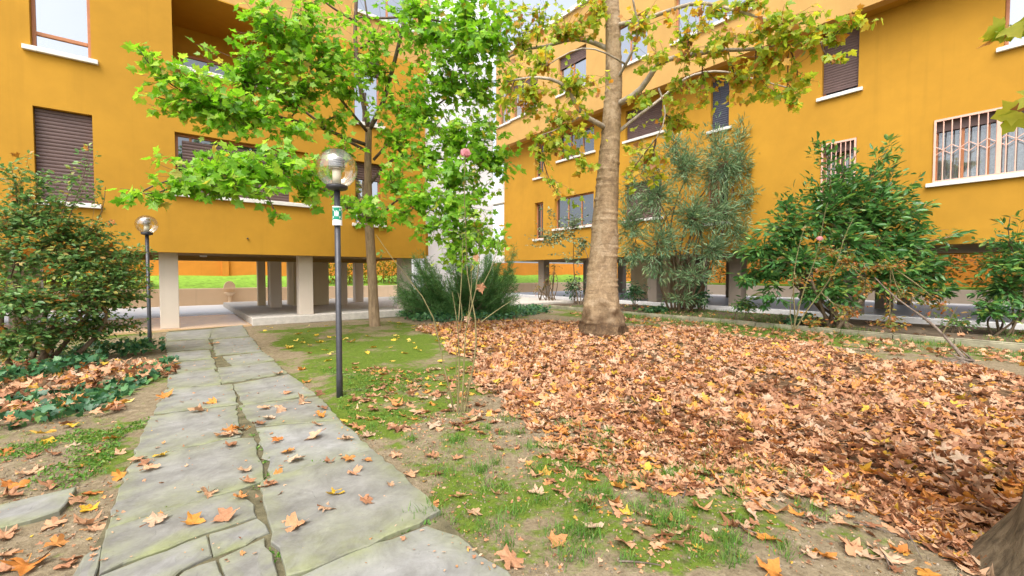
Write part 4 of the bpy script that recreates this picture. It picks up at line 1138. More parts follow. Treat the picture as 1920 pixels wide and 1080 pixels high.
LPn = [limb([(1140, 244, Y1), (1118, 226, Y1 - 0.3), (1085, 220, Y1 - 0.5), (1072, 168, Y1 - 0.7), (1052, 150, Y1 - 0.8), (1000, 142, Y1 - 0.9), (965, 150, Y1 - 1.0)], 0.085, 0.03),
       limb([(1152, 198, Y1), (1185, 182, Y1 - 0.4), (1212, 165, Y1 - 0.7), (1222, 128, Y1 - 0.9), (1245, 104, Y1 - 1.1), (1280, 110, Y1 - 1.3), (1335, 92, Y1 - 1.6), (1400, 95, Y1 - 2.0), (1470, 85, Y1 - 2.4), (1540, 80, Y1 - 2.8)], 0.10, 0.025),
       limb([(1153, 156, Y1), (1172, 122, Y1 - 0.4), (1200, 75, Y1 - 0.8), (1204, 60, Y1 - 0.9), (1185, 5, Y1 - 1.1), (1180, -40, Y1 - 1.2)], 0.05, 0.02),
       limb([(1172, 120, Y1 - 0.4), (1140, 100, Y1 - 0.7), (1098, 82, Y1 - 0.8), (1060, 100, Y1 - 0.9), (1030, 120, Y1 - 1.0)], 0.03, 0.014),
       limb([(1148, 95, Y1), (1121, 82, Y1 + 0.3), (1076, 67, Y1 + 0.5), (1046, 80, Y1 + 0.6), (1015, 94, Y1 + 0.7), (1000, 84, Y1 + 0.8), (975, 95, Y1 + 0.9), (935, 118, Y1 + 1.0)], 0.085, 0.025),
       limb([(1150, 48, Y1), (1200, 40, Y1 - 0.5), (1248, 22, Y1 - 0.9), (1310, 0, Y1 - 1.4), (1380, 20, Y1 - 2.0), (1450, 40, Y1 - 2.4)], 0.075, 0.025),
       limb([(1150, 255, Y1), (1190, 222, Y1 + 0.3), (1240, 185, Y1 + 0.6), (1290, 140, Y1 + 0.9), (1350, 130, Y1 + 0.6), (1420, 150, Y1 + 0.2), (1480, 165, Y1)], 0.06, 0.02),
       limb([(1235, 166, Y1 - 0.8), (1250, 200, Y1 - 1.0), (1258, 222, Y1 - 1.0), (1230, 260, Y1 - 1.1)], 0.03, 0.012),
       limb([(1148, 30, Y1), (1110, -20, Y1), (1060, -60, Y1)], 0.06, 0.03), limb([(1085, 220, Y1 - 0.5), (1060, 240, Y1 - 0.6), (1010, 255, Y1 - 0.8)], 0.025, 0.012)]
obj_vf('limbs', *(lambda t: (np.concatenate([a for a, _ in t]), sum([[tuple(k + o_ for k in ff) for ff in fs] for (a, fs), o_ in zip(t, np.cumsum([0] + [len(a) for a, _ in t[:-1]]))], [])))([tube_arrays(q, r_ * 0.8, 9) for q, r_ in LPn]), M['bark_limb'], PT, pb)
CP = [(a_[0], a_[1], a_[2], a_[3], a_[4], a_[5], int(a_[6] * (1.4 if a_[0] < 1250 else 1.0))) for a_ in [(1060, 40, 90, 50, 11.0, 1.0, 170), (980, 60, 60, 60, 11.0, 0.8, 120), (1000, 20, 60, 30, 11.0, 0.8, 80), (1110, 20, 60, 40, 10.6, 0.8, 90), (1000, 110, 55, 40, 10.5, 0.7, 80), (960, 140, 40, 50, 10.4, 0.6, 70), (1010, 180, 60, 40, 10.2, 0.7, 110), (1085, 160, 60, 45, 10.2, 0.7, 130), (1060, 215, 70, 35, 10.1, 0.7, 110), (985, 190, 45, 40, 10.2, 0.6, 70),
      (1060, 270, 60, 35, 10.0, 0.6, 90), (1015, 300, 35, 30, 10.2, 0.5, 36), (1090, 320, 30, 30, 10.0, 0.4, 30), (1060, 375, 55, 22, 9.9, 0.4, 26), (1100, 250, 40, 25, 10.0, 0.4, 40), (1030, 250, 50, 25, 10.0, 0.5, 50), (945, 190, 30, 30, 10.4, 0.5, 40),
      (1200, 40, 60, 45, 10.0, 0.8, 90), (1230, 100, 50, 40, 9.8, 0.7, 70), (1290, 50, 70, 40, 9.4, 0.8, 90), (1290, 110, 60, 35, 9.4, 0.7, 80), (1350, 80, 70, 45, 9.0, 0.8, 120), (1420, 60, 60, 45, 8.6, 0.7, 130), (1470, 50, 60, 40, 8.3, 0.7, 130), (1440, 110, 70, 40, 8.6, 0.7, 140), (1510, 80, 55, 35, 8.2, 0.6, 110), (1570, 60, 50, 22, 8.0, 0.4, 60), (1610, 30, 45, 12, 7.8, 0.3, 40), (1560, 105, 40, 12, 7.9, 0.3, 30),
      (1420, 165, 70, 30, 9.6, 0.6, 110), (1470, 190, 50, 18, 9.6, 0.5, 60), (1370, 150, 60, 35, 9.6, 0.6, 100), (1320, 170, 50, 40, 10.2, 0.6, 80), (1270, 160, 45, 35, 9.8, 0.6, 60), (1250, 230, 60, 35, 10.2, 0.7, 80), (1210, 280, 50, 40, 10.3, 0.6, 60), (1290, 230, 50, 35, 10.4, 0.6, 60), (1200, 200, 35, 35, 10.2, 0.5, 36), (1230, 330, 50, 30, 10.4, 0.5, 40), (1330, 20, 80, 30, 9.2, 0.8, 90), (1390, 10, 60, 25, 8.8, 0.7, 70), (1180, 340, 25, 30, 10.3, 0.4, 20), (1490, 150, 45, 25, 9.0, 0.4, 40)]]
tb, P, D, N, S = cloud_leaves(CP, LPn, 7, (0.085, 0.155), up=0.45, out=0.3, droop=0.55, jitter=0.7, twig_r=0.006, main_r=0.014, centre=at(1150, 100, Y1), toward=0.5)
link('twigs', tubes_mesh('twigs', [(p_ - pb, r_, n_) for p_, r_, n_ in tb]), M['bark_twig'], PT)['kind'] = 'stuff'
split_crown(PT, pb, T_PLANE, M['leaf_plane'], P, D, N, S, 280)

# ------------------------------------------------------------------ trunk at the lower right corner
cb = np.array([3.12, 1.90, 0.0])
CT = tag(empty('plane_tree', cb), 'rough grey brown trunk cut off by the lower right corner of the picture', 'tree')
zz_ = [(-0.1, 0.78, 0), (0.0, 0.71, 0), (0.2, 0.62, 0.0), (0.38, 0.55, 0.0), (0.55, 0.50, 0), (0.8, 0.45, 0.01), (1.2, 0.41, 0.03), (2.0, 0.38, 0.08), (4.0, 0.34, 0.2), (6.0, 0.28, 0.3), (8.0, 0.17, 0.4)]
v, f, Q, R = trunk_mesh([cb + np.array([dx, 0.01 * z_, z_]) for z_, _, dx in zz_], [r_ for _, r_, _ in zz_], 64, 0.09, 31, 0.0, 0.03)
obj_vf('trunk', v, f, bark('rough_plane_bark', (0.05, 0.038, 0.024), (0.22, 0.165, 0.10), (0.36, 0.28, 0.175), 16, (1, 1, 0.22), 1.0), CT, cb)
LC = []
for a_, el, L, z0 in ((2.2, 0.5, 3.0, 4.2), (0.6, 0.5, 3.2, 5.0), (-0.8, 0.6, 3.4, 4.6), (-2.2, 0.45, 3.6, 5.2), (1.5, 0.9, 3.0, 6.5), (-1.5, 0.9, 3.2, 6.8), (3.4, 0.7, 3.2, 6.2)):
    a0 = cb + np.array([np.interp(z0, [4, 6, 8], [0.2, 0.3, 0.4]), 0.01 * z0, z0]); b0 = a0 + L * np.array([math.cos(a_) * math.cos(el), math.sin(a_) * math.cos(el), math.sin(el)])
    LC.append((curve3(a0, b0, 0.05, 0.05, 9), np.linspace(0.09, 0.03, 9)))
obj_vf('limbs', *(lambda t: (np.concatenate([a for a, _ in t]), sum([[tuple(k + o_ for k in ff) for ff in fs] for (a, fs), o_ in zip(t, np.cumsum([0] + [len(a) for a, _ in t[:-1]]))], [])))([tube_arrays(q, r_, 8) for q, r_ in LC]), M['bark_limb'], CT, cb)
def cloud_world(cs, limbs, **kw):
    """as cloud_leaves, with world centres"""
    global at
    keep = at
    at = lambda a, b, Y: np.array(a)
    res = cloud_leaves([(c, 0, r_[0] * FPX / 1.0, r_[2] * FPX / 1.0, 1.0, r_[1], n) for c, r_, n in cs], limbs, **kw)
    at = keep
    return res
cw = [(q[-1] + np.array([0, 0, 0.1]), (1.5, 1.5, 0.9), 50) for q, _ in LC] + [(at(1915, 45, 3.6), (0.16, 0.3, 0.16), 22), (at(1930, 195, 3.4), (0.12, 0.2, 0.03), 8)]
tb, P, D, N, S = cloud_world(cw, LC, k_leaf=9, size=(0.11, 0.19), up=0.5, out=0.3, droop=0.5, jitter=0.7, centre=cb + np.array([0, 0, 6]), toward=0.4)
link('twigs', tubes_mesh('twigs', [(p_ - cb, r_, n_) for p_, r_, n_ in tb]), M['bark_twig'], CT)['kind'] = 'stuff'
split_crown(CT, cb, T_PLANE, M['leaf_plane'], P, D, N, S, 0)

# ------------------------------------------------------------------ globe lamps
def globe_lamp(base, h, label, sign=False, R_=0.25):
    root = tag(empty('globe_lamp', base), label, 'lamp', 'globe lamps by the path')
    b = MB(); b.lathe([(0.040, -0.15), (0.040, 0.28), (0.037, 0.30), (0.037, h - R_ - 0.02)], 20); b.build('pole', M['metal'], root, smooth=True)
    b = MB(); b.lathe([(0.05, h - R_ - 0.032), (0.11, h - R_ - 0.017), (R_ * 0.52, h - R_), (R_ * 0.52, h - R_ + 0.035), (0.10, h - R_ + 0.043)], 28); b.build('collar', M['metal'], root, smooth=True)
    n = 20
    pr = [(R_ * math.sin(a), h + R_ * math.cos(a)) for a in np.linspace(math.pi - 0.5, 0.0005, n)]
    b = MB(); b.lathe(pr, 36); gl = b.build('globe', M['globe'], root, smooth=True)
    b = MB(); b.lathe([(0.052, h - R_ + 0.044), (0.055, h - 0.03), (0.05, h - 0.02)], 20); b.build('lamp_tube', M['lampwhite'], root, smooth=True)
    b = MB()
    for k in range(5):
        z0 = h - 0.015 + 0.026 * k
        b.lathe([(0.055, z0), (0.10, z0 + 0.010), (0.104, z0 + 0.013), (0.055, z0 + 0.008)], 22)
    b.lathe([(0.075, h + 0.12), (0.07, h + 0.14), (0.02, h + 0.155)], 20)
    b.build('louvre', M['lamplouvre'], root, smooth=True)
    if sign:
        zc = at(634, 406, base[1])[2] - base[2]; face = -math.pi / 2 + 0.18
        def cyl(r_, a, z): return (r_ * math.cos(face + a), r_ * math.sin(face + a), z)
        def patch(b, r_, a0, a1, z0, z1, n=10):
            for k in range(n):
                t0, t1 = a0 + (a1 - a0) * k / n, a0 + (a1 - a0) * (k + 1) / n
                b.face(cyl(r_, t0, z0), cyl(r_, t1, z0), cyl(r_, t1, z1), cyl(r_, t0, z1))
        b = MB()
        zt, zb = zc + 0.125, zc - 0.115
        for k in range(16):
            t0, t1 = -1.5 + 3.0 * k / 16, -1.5 + 3.0 * (k + 1) / 16
            b.face(cyl(0.0585, t0, zb), cyl(0.0585, t1, zb), cyl(0.0585, t1, zt), cyl(0.0585, t0, zt))
            b.face(cyl(0.0555, t1, zb), cyl(0.0555, t0, zb), cyl(0.0555, t0, zt), cyl(0.0555, t1, zt))
            b.face(cyl(0.0555, t0, zt), cyl(0.0585, t0, zt), cyl(0.0585, t1, zt), cyl(0.0555, t1, zt))
            b.face(cyl(0.0555, t0, zb), cyl(0.0585, t0, zb), cyl(0.0585, t1, zb), cyl(0.0555, t1, zb))
        for s_ in (-1, 1): b.face(cyl(0.0555, 1.5 * s_, zb), cyl(0.0585, 1.5 * s_, zb), cyl(0.0585, 1.5 * s_, zt), cyl(0.0555, 1.5 * s_, zt))
        sg = b.build('sign', M['sign_white'], root)
        b = MB(); patch(b, 0.0592, -1.25, 1.25, zc - 0.045, zc + 0.110); b.build('green_field', M['sign_green'], sg)
        b = MB(); r_ = 0.0600
        zm = zc + 0.033
        for s_ in (-1, 1):
            for v_ in (-1, 1):                       # the four arrows pointing to the middle
                c0, z0 = 0.95 * s_, zm + 0.055 * v_
                b.face(cyl(r_, c0 - 0.35 * s_, z0 - 0.020 * v_), cyl(r_, c0 - 0.35 * s_, z0 + 0.012 * v_), cyl(r_, c0 + 0.02 * s_, z0 - 0.020 * v_))
                b.face(cyl(r_, c0 - 0.1 * s_, z0 - 0.006 * v_), cyl(r_, c0 + 0.2 * s_, z0 + 0.016 * v_), cyl(r_, c0 + 0.26 * s_, z0 + 0.008 * v_), cyl(r_, c0 - 0.04 * s_, z0 - 0.014 * v_))
        for a_, hh in ((-0.30, 0.9), (0.02, 1.0), (0.32, 0.9)):      # the standing figures
            b.face(*[cyl(r_, a_ + 0.10 * math.cos(t), zm + 0.030 * hh + 0.0075 * math.sin(t)) for t in np.linspace(0, 2 * math.pi, 9)[:-1]])
            b.face(cyl(r_, a_ - 0.14, zm - 0.002), cyl(r_, a_ + 0.14, zm - 0.002), cyl(r_, a_ + 0.12, zm + 0.020 * hh), cyl(r_, a_ - 0.12, zm + 0.020 * hh))
            for s_ in (-1, 1): b.face(cyl(r_, a_ + 0.02 * s_, zm - 0.036), cyl(r_, a_ + 0.10 * s_, zm - 0.036), cyl(r_, a_ + 0.12 * s_, zm - 0.002), cyl(r_, a_ + 0.01 * s_, zm - 0.002))
        b.build('pictogram', M['sign_white'], sg)
    return root
l1 = gp(637, 745); globe_lamp((l1[0], l1[1], 0.0), at(634, 316, l1[1])[2], 'tall globe lamp with a green sign on its pole, right of the path', True)
l2 = gp(281, 643); globe_lamp((l2[0], l2[1], 0.0), at(278, 421, l2[1])[2], 'smaller looking globe lamp without sign, left of the path by the shrub', R_=0.213)

# ------------------------------------------------------------------ shrubs
def shrub(name, base, label, cat, clouds, tm, leaf, stem, sizes, n_stems=6, stem_r=0.03, spread=0.12, group=None, stems=None, mult=1.0, n_single=0, **kw):
    base = np.array(base, float)
    root = tag(empty(name, base), label, cat, group)
    LS = []
    tops = [at(c[0], c[1], c[4]) for c in clouds[:9]]
    if stems is None:
        for k in range(n_stems):
            tp = tops[int(rng.integers(len(tops)))]
            a0 = base + np.array([rng.normal() * spread, rng.normal() * spread, -0.05])
            LS.append((curve3(a0, a0 + (tp - a0) * rng.uniform(0.75, 1.0), -0.05, 0.09, 10), np.linspace(stem_r, stem_r * 0.35, 10)))
    else: LS = stems
    link('stems', tubes_mesh('stems', [(q - base, r_, 7) for q, r_ in LS]), M[stem], root, smooth=True)
    clouds = [(*c_[:6], int(c_[6] * mult)) for c_ in clouds]
    tb, P, D, N, S = cloud_leaves(clouds, LS, size=sizes, **kw)
    link('twigs', tubes_mesh('twigs', [(p_ - base, r_, n_) for p_, r_, n_ in tb]), M[stem], root)['kind'] = 'stuff'
    split_crown(root, base, tm, M[leaf], P, D, N, S, n_single, 'foliage')['kind'] = 'stuff'
    return root, P

# left: small leaved shrub
b0 = gp(70, 690)
CS = [(60, 470, 90, 55, 7.2, 0.9, 800), (150, 480, 80, 60, 7.6, 0.9, 800), (40, 560, 80, 70, 6.8, 0.8, 750), (130, 560, 80, 60, 7.4, 0.8, 700), (200, 540, 55, 50, 7.8, 0.7, 420), (230, 500, 60, 45, 8.2, 0.7, 380), (40, 400, 70, 45, 7.2, 0.8, 480), (120, 420, 60, 40, 7.5, 0.8, 420), (-40, 480, 70, 100, 6.8, 0.9, 500),
      (60, 340, 60, 45, 7.2, 0.6, 130), (30, 300, 35, 40, 7.0, 0.4, 60), (130, 330, 45, 45, 7.4, 0.4, 50), (165, 300, 25, 45, 7.5, 0.3, 34), (205, 570, 60, 35, 8.2, 0.6, 260), (180, 600, 50, 25, 8.0, 0.5, 130), (255, 470, 35, 14, 8.2, 0.4, 50), (60, 630, 70, 30, 6.9, 0.7, 200), (190, 440, 45, 35, 7.9, 0.6, 170), (185, 350, 30, 14, 7.8, 0.3, 20), (100, 620, 60, 35, 7.3, 0.6, 320), (20, 640, 60, 40, 6.6, 0.6, 300), (170, 625, 50, 25, 7.8, 0.5, 200), (240, 610, 40, 18, 8.4, 0.4, 100), (240, 545, 45, 35, 8.4, 0.5, 220), (100, 370, 70, 30, 7.4, 0.5, 120)]
LSH, PSH = shrub('leafy_shrub', b0, 'large small-leaved green shrub leaning over the left edge of the path', 'shrub', CS, T_OVAL, 'leaf_shrub', 'bark_shrub', (0.05, 0.10), 9, 0.045, 0.2, k_leaf=16, mult=2.3, up=0.8, out=0.5, droop=0.15, jitter=0.6, twig_r=0.004, main_r=0.010)
# oleander
b0 = gp(1285, 583, 0.1)
CO = [(1180, 420, 40, 60, 16.6, 0.7, 420), (1230, 360, 50, 70, 16.4, 0.8, 620), (1290, 310, 50, 60, 16.4, 0.8, 620), (1350, 320, 50, 60, 16.6, 0.8, 520), (1300, 400, 60, 60, 16.2, 0.8, 720), (1360, 400, 45, 50, 16.4, 0.7, 420), (1240, 450, 55, 45, 16.2, 0.7, 460), (1330, 470, 55, 40, 16.2, 0.7, 420), (1395, 300, 30, 55, 16.8, 0.5, 260), (1260, 270, 40, 35, 16.6, 0.5, 240), (1345, 260, 45, 35, 16.6, 0.5, 260), (1395, 250, 18, 30, 16.8, 0.3, 70), (1190, 480, 35, 30, 16.4, 0.6, 200), (1410, 370, 30, 35, 16.6, 0.5, 170), (1300, 520, 55, 22, 16.0, 0.6, 220), (1215, 300, 30, 35, 16.5, 0.5, 180), (1280, 560, 40, 14, 15.8, 0.5, 90), (1180, 350, 30, 50, 16.8, 0.5, 160), (1420, 330, 22, 40, 16.8, 0.4, 110), (1390, 440, 35, 35, 16.4, 0.5, 150), (1230, 510, 40, 25, 16.0, 0.5, 130)]
shrub('oleander_shrub', b0, 'tall grey green oleander with many upright stems right of the plane tree', 'shrub', CO, T_OLEAN, 'leaf_oleander', 'bark_shrub', (0.17, 0.30), 22, 0.05, 0.30, mult=1.15, k_leaf=9, up=0.35, out=1.1, droop=0.1, jitter=0.8, twig_r=0.007, main_r=0.014, whorl=2)
# laurel
b0 = gp(1570, 612, 0.1)
CLa = [(1560, 400, 80, 55, 12.6, 0.9, 560), (1640, 400, 70, 55, 12.4, 0.9, 520), (1480, 430, 70, 50, 12.6, 0.8, 440), (1700, 450, 65, 50, 12.2, 0.8, 460), (1600, 460, 90, 50, 12.0, 0.9, 560), (1500, 490, 80, 40, 12.2, 0.8, 420), (1670, 520, 80, 45, 12.0, 0.8, 460), (1420, 470, 50, 30, 12.8, 0.6, 180), (1430, 510, 45, 22, 12.6, 0.6, 160), (1560, 540, 80, 35, 12.0, 0.8, 360), (1750, 500, 45, 40, 12.0, 0.6, 240), (1760, 545, 40, 25, 12.0, 0.6, 130), (1600, 340, 65, 35, 12.6, 0.7, 260), (1540, 350, 40, 25, 12.8, 0.5, 110), (1660, 330, 40, 35, 12.4, 0.5, 130), (1480, 370, 35, 20, 12.8, 0.4, 70), (1545, 285, 25, 30, 12.8, 0.3, 46), (1665, 285, 30, 30, 12.4, 0.3, 50), (1580, 300, 25, 25, 12.6, 0.3, 40), (1720, 400, 35, 40, 12.3, 0.5, 120), (1700, 360, 30, 25, 12.3, 0.4, 60), (1400, 520, 30, 14, 12.6, 0.4, 50), (1445, 560, 30, 14, 12.4, 0.4, 50), (1800, 440, 18, 8, 12.2, 0.3, 14)]
shrub('laurel_shrub', b0, 'big glossy dark green laurel below the barred windows of the right block', 'shrub', CLa, T_LAUREL, 'leaf_laurel', 'bark_shrub', (0.17, 0.29), 10, 0.05, 0.3, n_single=240, mult=1.7, k_leaf=11, up=0.8, out=0.8, droop=0.2, jitter=0.45, twig_r=0.007, main_r=0.018)
# shrub at the right edge
p0 = at(1890, 625, 10.6); p0[2] = 0.08
CR_ = [(1890, 540, 55, 50, 10.6, 0.7, 420), (1930, 480, 50, 45, 10.4, 0.7, 300), (1860, 580, 40, 25, 10.6, 0.6, 150), (1880, 450, 35, 25, 10.5, 0.5, 80), (1900, 410, 20, 10, 10.4, 0.3, 16), (1860, 490, 40, 25, 10.6, 0.5, 120), (1950, 560, 50, 50, 10.4, 0.7, 260)]
shrub('laurel_shrub', p0, 'dark green shrub cut off by the right edge beside the arcade', 'shrub', CR_, T_LAUREL, 'leaf_laurel', 'bark_shrub', (0.13, 0.21), 6, 0.03, 0.15, mult=1.8, k_leaf=11, up=0.8, out=0.8, droop=0.15, jitter=0.5)
# pale variegated shrub and dry bush, ball shrubs by the arcade
p0 = at(1085, 568, 21.5); p0[2] = 0.08
shrub('variegated_shrub', p0, 'thin pale variegated shrub before the dark window left of the plane trunk', 'shrub', [(1075, 415, 35, 30, 21.5, 0.6, 260), (1040, 440, 45, 30, 21.5, 0.6, 260), (1090, 450, 25, 30, 21.5, 0.5, 150), (1010, 440, 25, 35, 21.5, 0.4, 120), (1065, 480, 35, 25, 21.5, 0.5, 100), (1030, 400, 30, 15, 21.5, 0.4, 50), (1085, 520, 20, 30, 21.5, 0.4, 60)], T_OVAL, 'leaf_pale', 'bark_shrub', (0.10, 0.18), 3, 0.035, 0.08, k_leaf=10, up=0.8)
for cx, cy, rx, ry, Y, lab in ((1076, 538, 24, 26, 22.6, 'round dark shrub just left of the plane trunk foot'), (1190, 545, 26, 22, 19.6, 'round dark shrub just right of the plane trunk foot'), (1312, 553, 18, 25, 17.2, 'small round dark shrub beside the oleander stems')):
    p0 = at(cx, 568, Y); p0[2] = 0.08
    shrub('round_shrub', p0, lab, 'shrub', [(cx, cy, rx, ry, Y, 0.6, 520)], T_OVAL, 'leaf_ivy', 'bark_shrub', (0.08, 0.14), 5, 0.025, 0.1, 'round shrubs by the arcade', k_leaf=8, vol=0.33, start=0.6)
p0 = at(1025, 568, 22.8); p0[2] = 0.08
shrub('dry_bush', p0, 'half bare brown stemmed bush by the arcade left of the plane trunk', 'bush', [(1025, 525, 22, 30, 22.8, 0.5, 150), (1010, 540, 20, 20, 22.6, 0.4, 60), (1040, 500, 18, 20, 22.8, 0.4, 50)], T_OVAL, 'leaf_rust', 'bark_shrub', (0.06, 0.10), 16, 0.03, 0.22, k_leaf=6)
for cx, cy, rx, ry, Y, n_, mat_, tm_, sz, lab in ((1400, 572, 40, 16, 13.6, 260, 'leaf_laurel', T_LAUREL, (0.10, 0.18), 'low leafy laurel seedling behind the kerb left of the climbing rose'), (1790, 600, 45, 20, 11.0, 260, 'leaf_shrub', T_OVAL, (0.06, 0.10), 'low sprawling shrub behind the kerb right of the big laurel'), (1230, 580, 45, 10, 17.0, 240, 'leaf_ivy', T_IVY, (0.10, 0.16), 'ivy clump at the foot of the oleander'), (1500, 600, 40, 12, 12.6, 200, 'leaf_ivy', T_IVY, (0.09, 0.14), 'ivy clump round the foot of the climbing rose')):
    p0 = at(cx, 600, Y); p0[2] = 0.08
    shrub('low_shrub', p0, lab, 'shrub', [(cx, cy, rx, ry, Y, 0.5, n_)], tm_, mat_, 'bark_shrub', sz, 4, 0.015, 0.15, k_leaf=8, start=0.5)
# juniper before the tower
b0 = gp(865, 590)
JB = np.array(b0)
root = tag(empty('juniper_shrub', JB), 'spreading feathery green juniper between the maple and the plane tree', 'shrub')
tj = []; Pj = []; Dj = []; Sj = []
rj = np.random.default_rng(55)
for k in range(230):
    tx = rj.uniform(742, 965); lim = np.interp(tx, [742, 775, 810, 850, 900, 940, 975, 995], [530, 465, 488, 478, 465, 490, 450, 520])
    ty = rj.uniform(lim, 592); tY = 16.6 + rj.uniform(-1.6, 1.2)
    tp = at(tx, ty, tY)
    a0 = JB + np.array([rj.normal() * 0.35 + (tx - 865) / 810 * 4, rj.normal() * 0.3, rj.uniform(0.0, 0.35)])
    cv = curve3(a0, tp, 0.10, 0.04, 8, rj); tj.append((cv - JB, np.linspace(0.018, 0.004, 8), 4))
    L = np.linalg.norm(tp - a0); td = unit(tp - a0)
    for s in range(int(14 + 12 * L)):
        t = rj.uniform(0.25, 1.0); i0 = min(6, int(t * 7)); pos = cv[i0] + (cv[i0 + 1] - cv[i0]) * (t * 7 - i0)
        sd = unit(td + rj.normal(size=3) * 0.55 + np.array([0, 0, 0.25])); sl = rj.uniform(0.18, 0.42)
        for w in range(11):
            q_ = pos + sd * sl * (w / 11); Pj.append(q_); Dj.append(sd * 0.8 + rj.normal(size=3) * 0.55); Sj.append(rj.uniform(0.09, 0.17))
link('stems', tubes_mesh('stems', tj), M['bark_shrub'], root, smooth=True)
Pj = np.array(Pj); link('foliage', leaf_mesh('foliage', T_NEEDLE, Pj - JB, np.array(Dj), rj.normal(size=Pj.shape), np.array(Sj)), M['leaf_juniper'], root)['kind'] = 'stuff'

# foreground rose with its long bare canes
rb = gp(857, 775); RY = rb[1]
RO = tag(empty('rose_bush', rb), 'leggy rose bush with bare yellowish canes and one pink bloom before the leaf carpet', 'rose')
canes = [([(853, 776), (850, 740), (838, 705), (824, 678), (819, 650), (826, 612), (818, 572), (812, 561), (790, 550), (770, 528), (750, 512), (737, 492), (727, 478), (705, 440)], 0.012, 0.003, -0.1),
         ([(857, 776), (862, 735), (859, 700), (868, 678), (858, 640), (863, 600), (858, 578), (848, 547)], 0.013, 0.004, 0.0),
         ([(864, 776), (872, 730), (876, 705), (866, 660), (868, 612), (873, 590), (884, 570), (897, 550), (893, 530), (886, 505), (883, 493)], 0.014, 0.004, 0.1),
         ([(869, 776), (882, 720), (893, 660), (903, 603), (888, 575), (873, 540), (870, 515), (874, 488), (877, 460), (876, 430), (870, 380), (866, 340), (869, 310), (873, 290)], 0.013, 0.004, 0.2),
         ([(903, 603), (925, 586), (945, 572), (957, 565)], 0.008, 0.003, 0.25), ([(860, 600), (866, 570), (862, 545), (868, 510), (873, 480), (868, 440)], 0.009, 0.003, 0.0),
         ([(878, 600), (893, 570), (897, 545), (905, 530), (905, 480), (900, 450), (898, 430)], 0.009, 0.003, 0.05), ([(905, 535), (920, 510), (932, 485), (936, 450)], 0.006, 0.003, 0.1), ([(862, 620), (872, 595), (868, 560), (858, 548)], 0.007, 0.003, 0.0),
         ([(851, 776), (846, 750), (842, 730)], 0.008, 0.005, -0.1), ([(875, 776), (880, 755), (877, 735)], 0.008, 0.004, 0.1), ([(860, 776), (858, 740), (852, 700), (856, 650)], 0.009, 0.004, 0.05), ([(866, 776), (868, 745), (880, 715), (890, 680)], 0.009, 0.004, 0.1), ([(848, 776), (838, 750), (826, 735)], 0.007, 0.003, -0.1), ([(855, 776), (866, 750), (862, 720)], 0.008, 0.004, 0.0)]
LR = []
for pix, r0, r1, dy in canes:
    q, r_ = limb([(x, y, RY + dy * (i / len(pix))) for i, (x, y) in enumerate(pix)], r0 * 0.85, r1 * 0.9)
    q[0, 2] = max(q[0, 2], -0.02) if pix[0][1] < 770 else -0.03
    LR.append((q, r_))
    tb_, rb_ = q - rb, r_
    o = link('cane', tubes_mesh('cane', [(tb_, rb_, 7)]), M['rose_stem'], RO, smooth=True)
CR2 = [(880, 330, 14, 30, RY, 0.12, 14), (872, 400, 22, 40, RY, 0.15, 26), (900, 440, 25, 25, RY, 0.15, 24), (868, 440, 18, 20, RY, 0.15, 14), (935, 450, 14, 18, RY, 0.1, 10), (720, 470, 10, 14, RY, 0.1, 4), (884, 490, 16, 14, RY, 0.1, 8)]
tb, P, D, N, S = cloud_leaves(CR2, LR, k_leaf=4, size=(0.045, 0.08), twig_r=0.0022, main_r=0.003, up=0.6)
link('foliage', leaf_mesh('foliage', T_OVAL, P - rb, D, N, S), M['leaf_rose'], RO)['kind'] = 'stuff'
link('twigs', tubes_mesh('twigs', [(p_ - rb, r_, n_) for p_, r_, n_ in tb]), M['rose_stem'], RO)['kind'] = 'stuff'
def bloom(c, R_, parent, base, seed):
    """double rose: petals overlapping round a ball, opening outwards"""
    r = np.random.default_rng(seed); P = []; D = []; N = []; S = []
    for k in range(46):
        th = 0.15 + 1.75 * (k / 46); a = k * 2.399
        nrm = np.array([math.sin(th) * math.cos(a), math.sin(th) * math.sin(a), math.cos(th)])
        tan = np.array([-math.cos(th) * math.cos(a), -math.cos(th) * math.sin(a), math.sin(th)])
        rr = R_ * (0.55 + 0.45 * k / 46)
        P.append(c - base + nrm * rr * 0.9 - tan * R_ * 0.5); D.append(tan + nrm * 0.15); N.append(nrm + r.normal(size=3) * 0.15); S.append(R_ * 1.15)
    o = link('bloom', leaf_mesh('bloom', [ellip(0.5, 0.1, 0.25, petiole=0), ellip(0.45, 0.0, -0.15, petiole=0)], P, np.array(D), np.array(N), np.array(S)), M['petal'], parent)
    return o
bloom(at(873, 288, RY + 0.2), 0.055, RO, rb, 1)
for x, y, s_ in ((902, 540, 0.11), (877, 598, 0.09), (893, 484, 0.08)):
    o = link('dead_leaf', leaf_mesh('dead_leaf', [T_DRY[3]], np.array([at(x, y, RY + 0.1) - rb]), np.array([[0.2, 0.1, -1.0]]), np.array([[0.1, -1, 0.2]]), s_), M['leaf_dry'], RO)

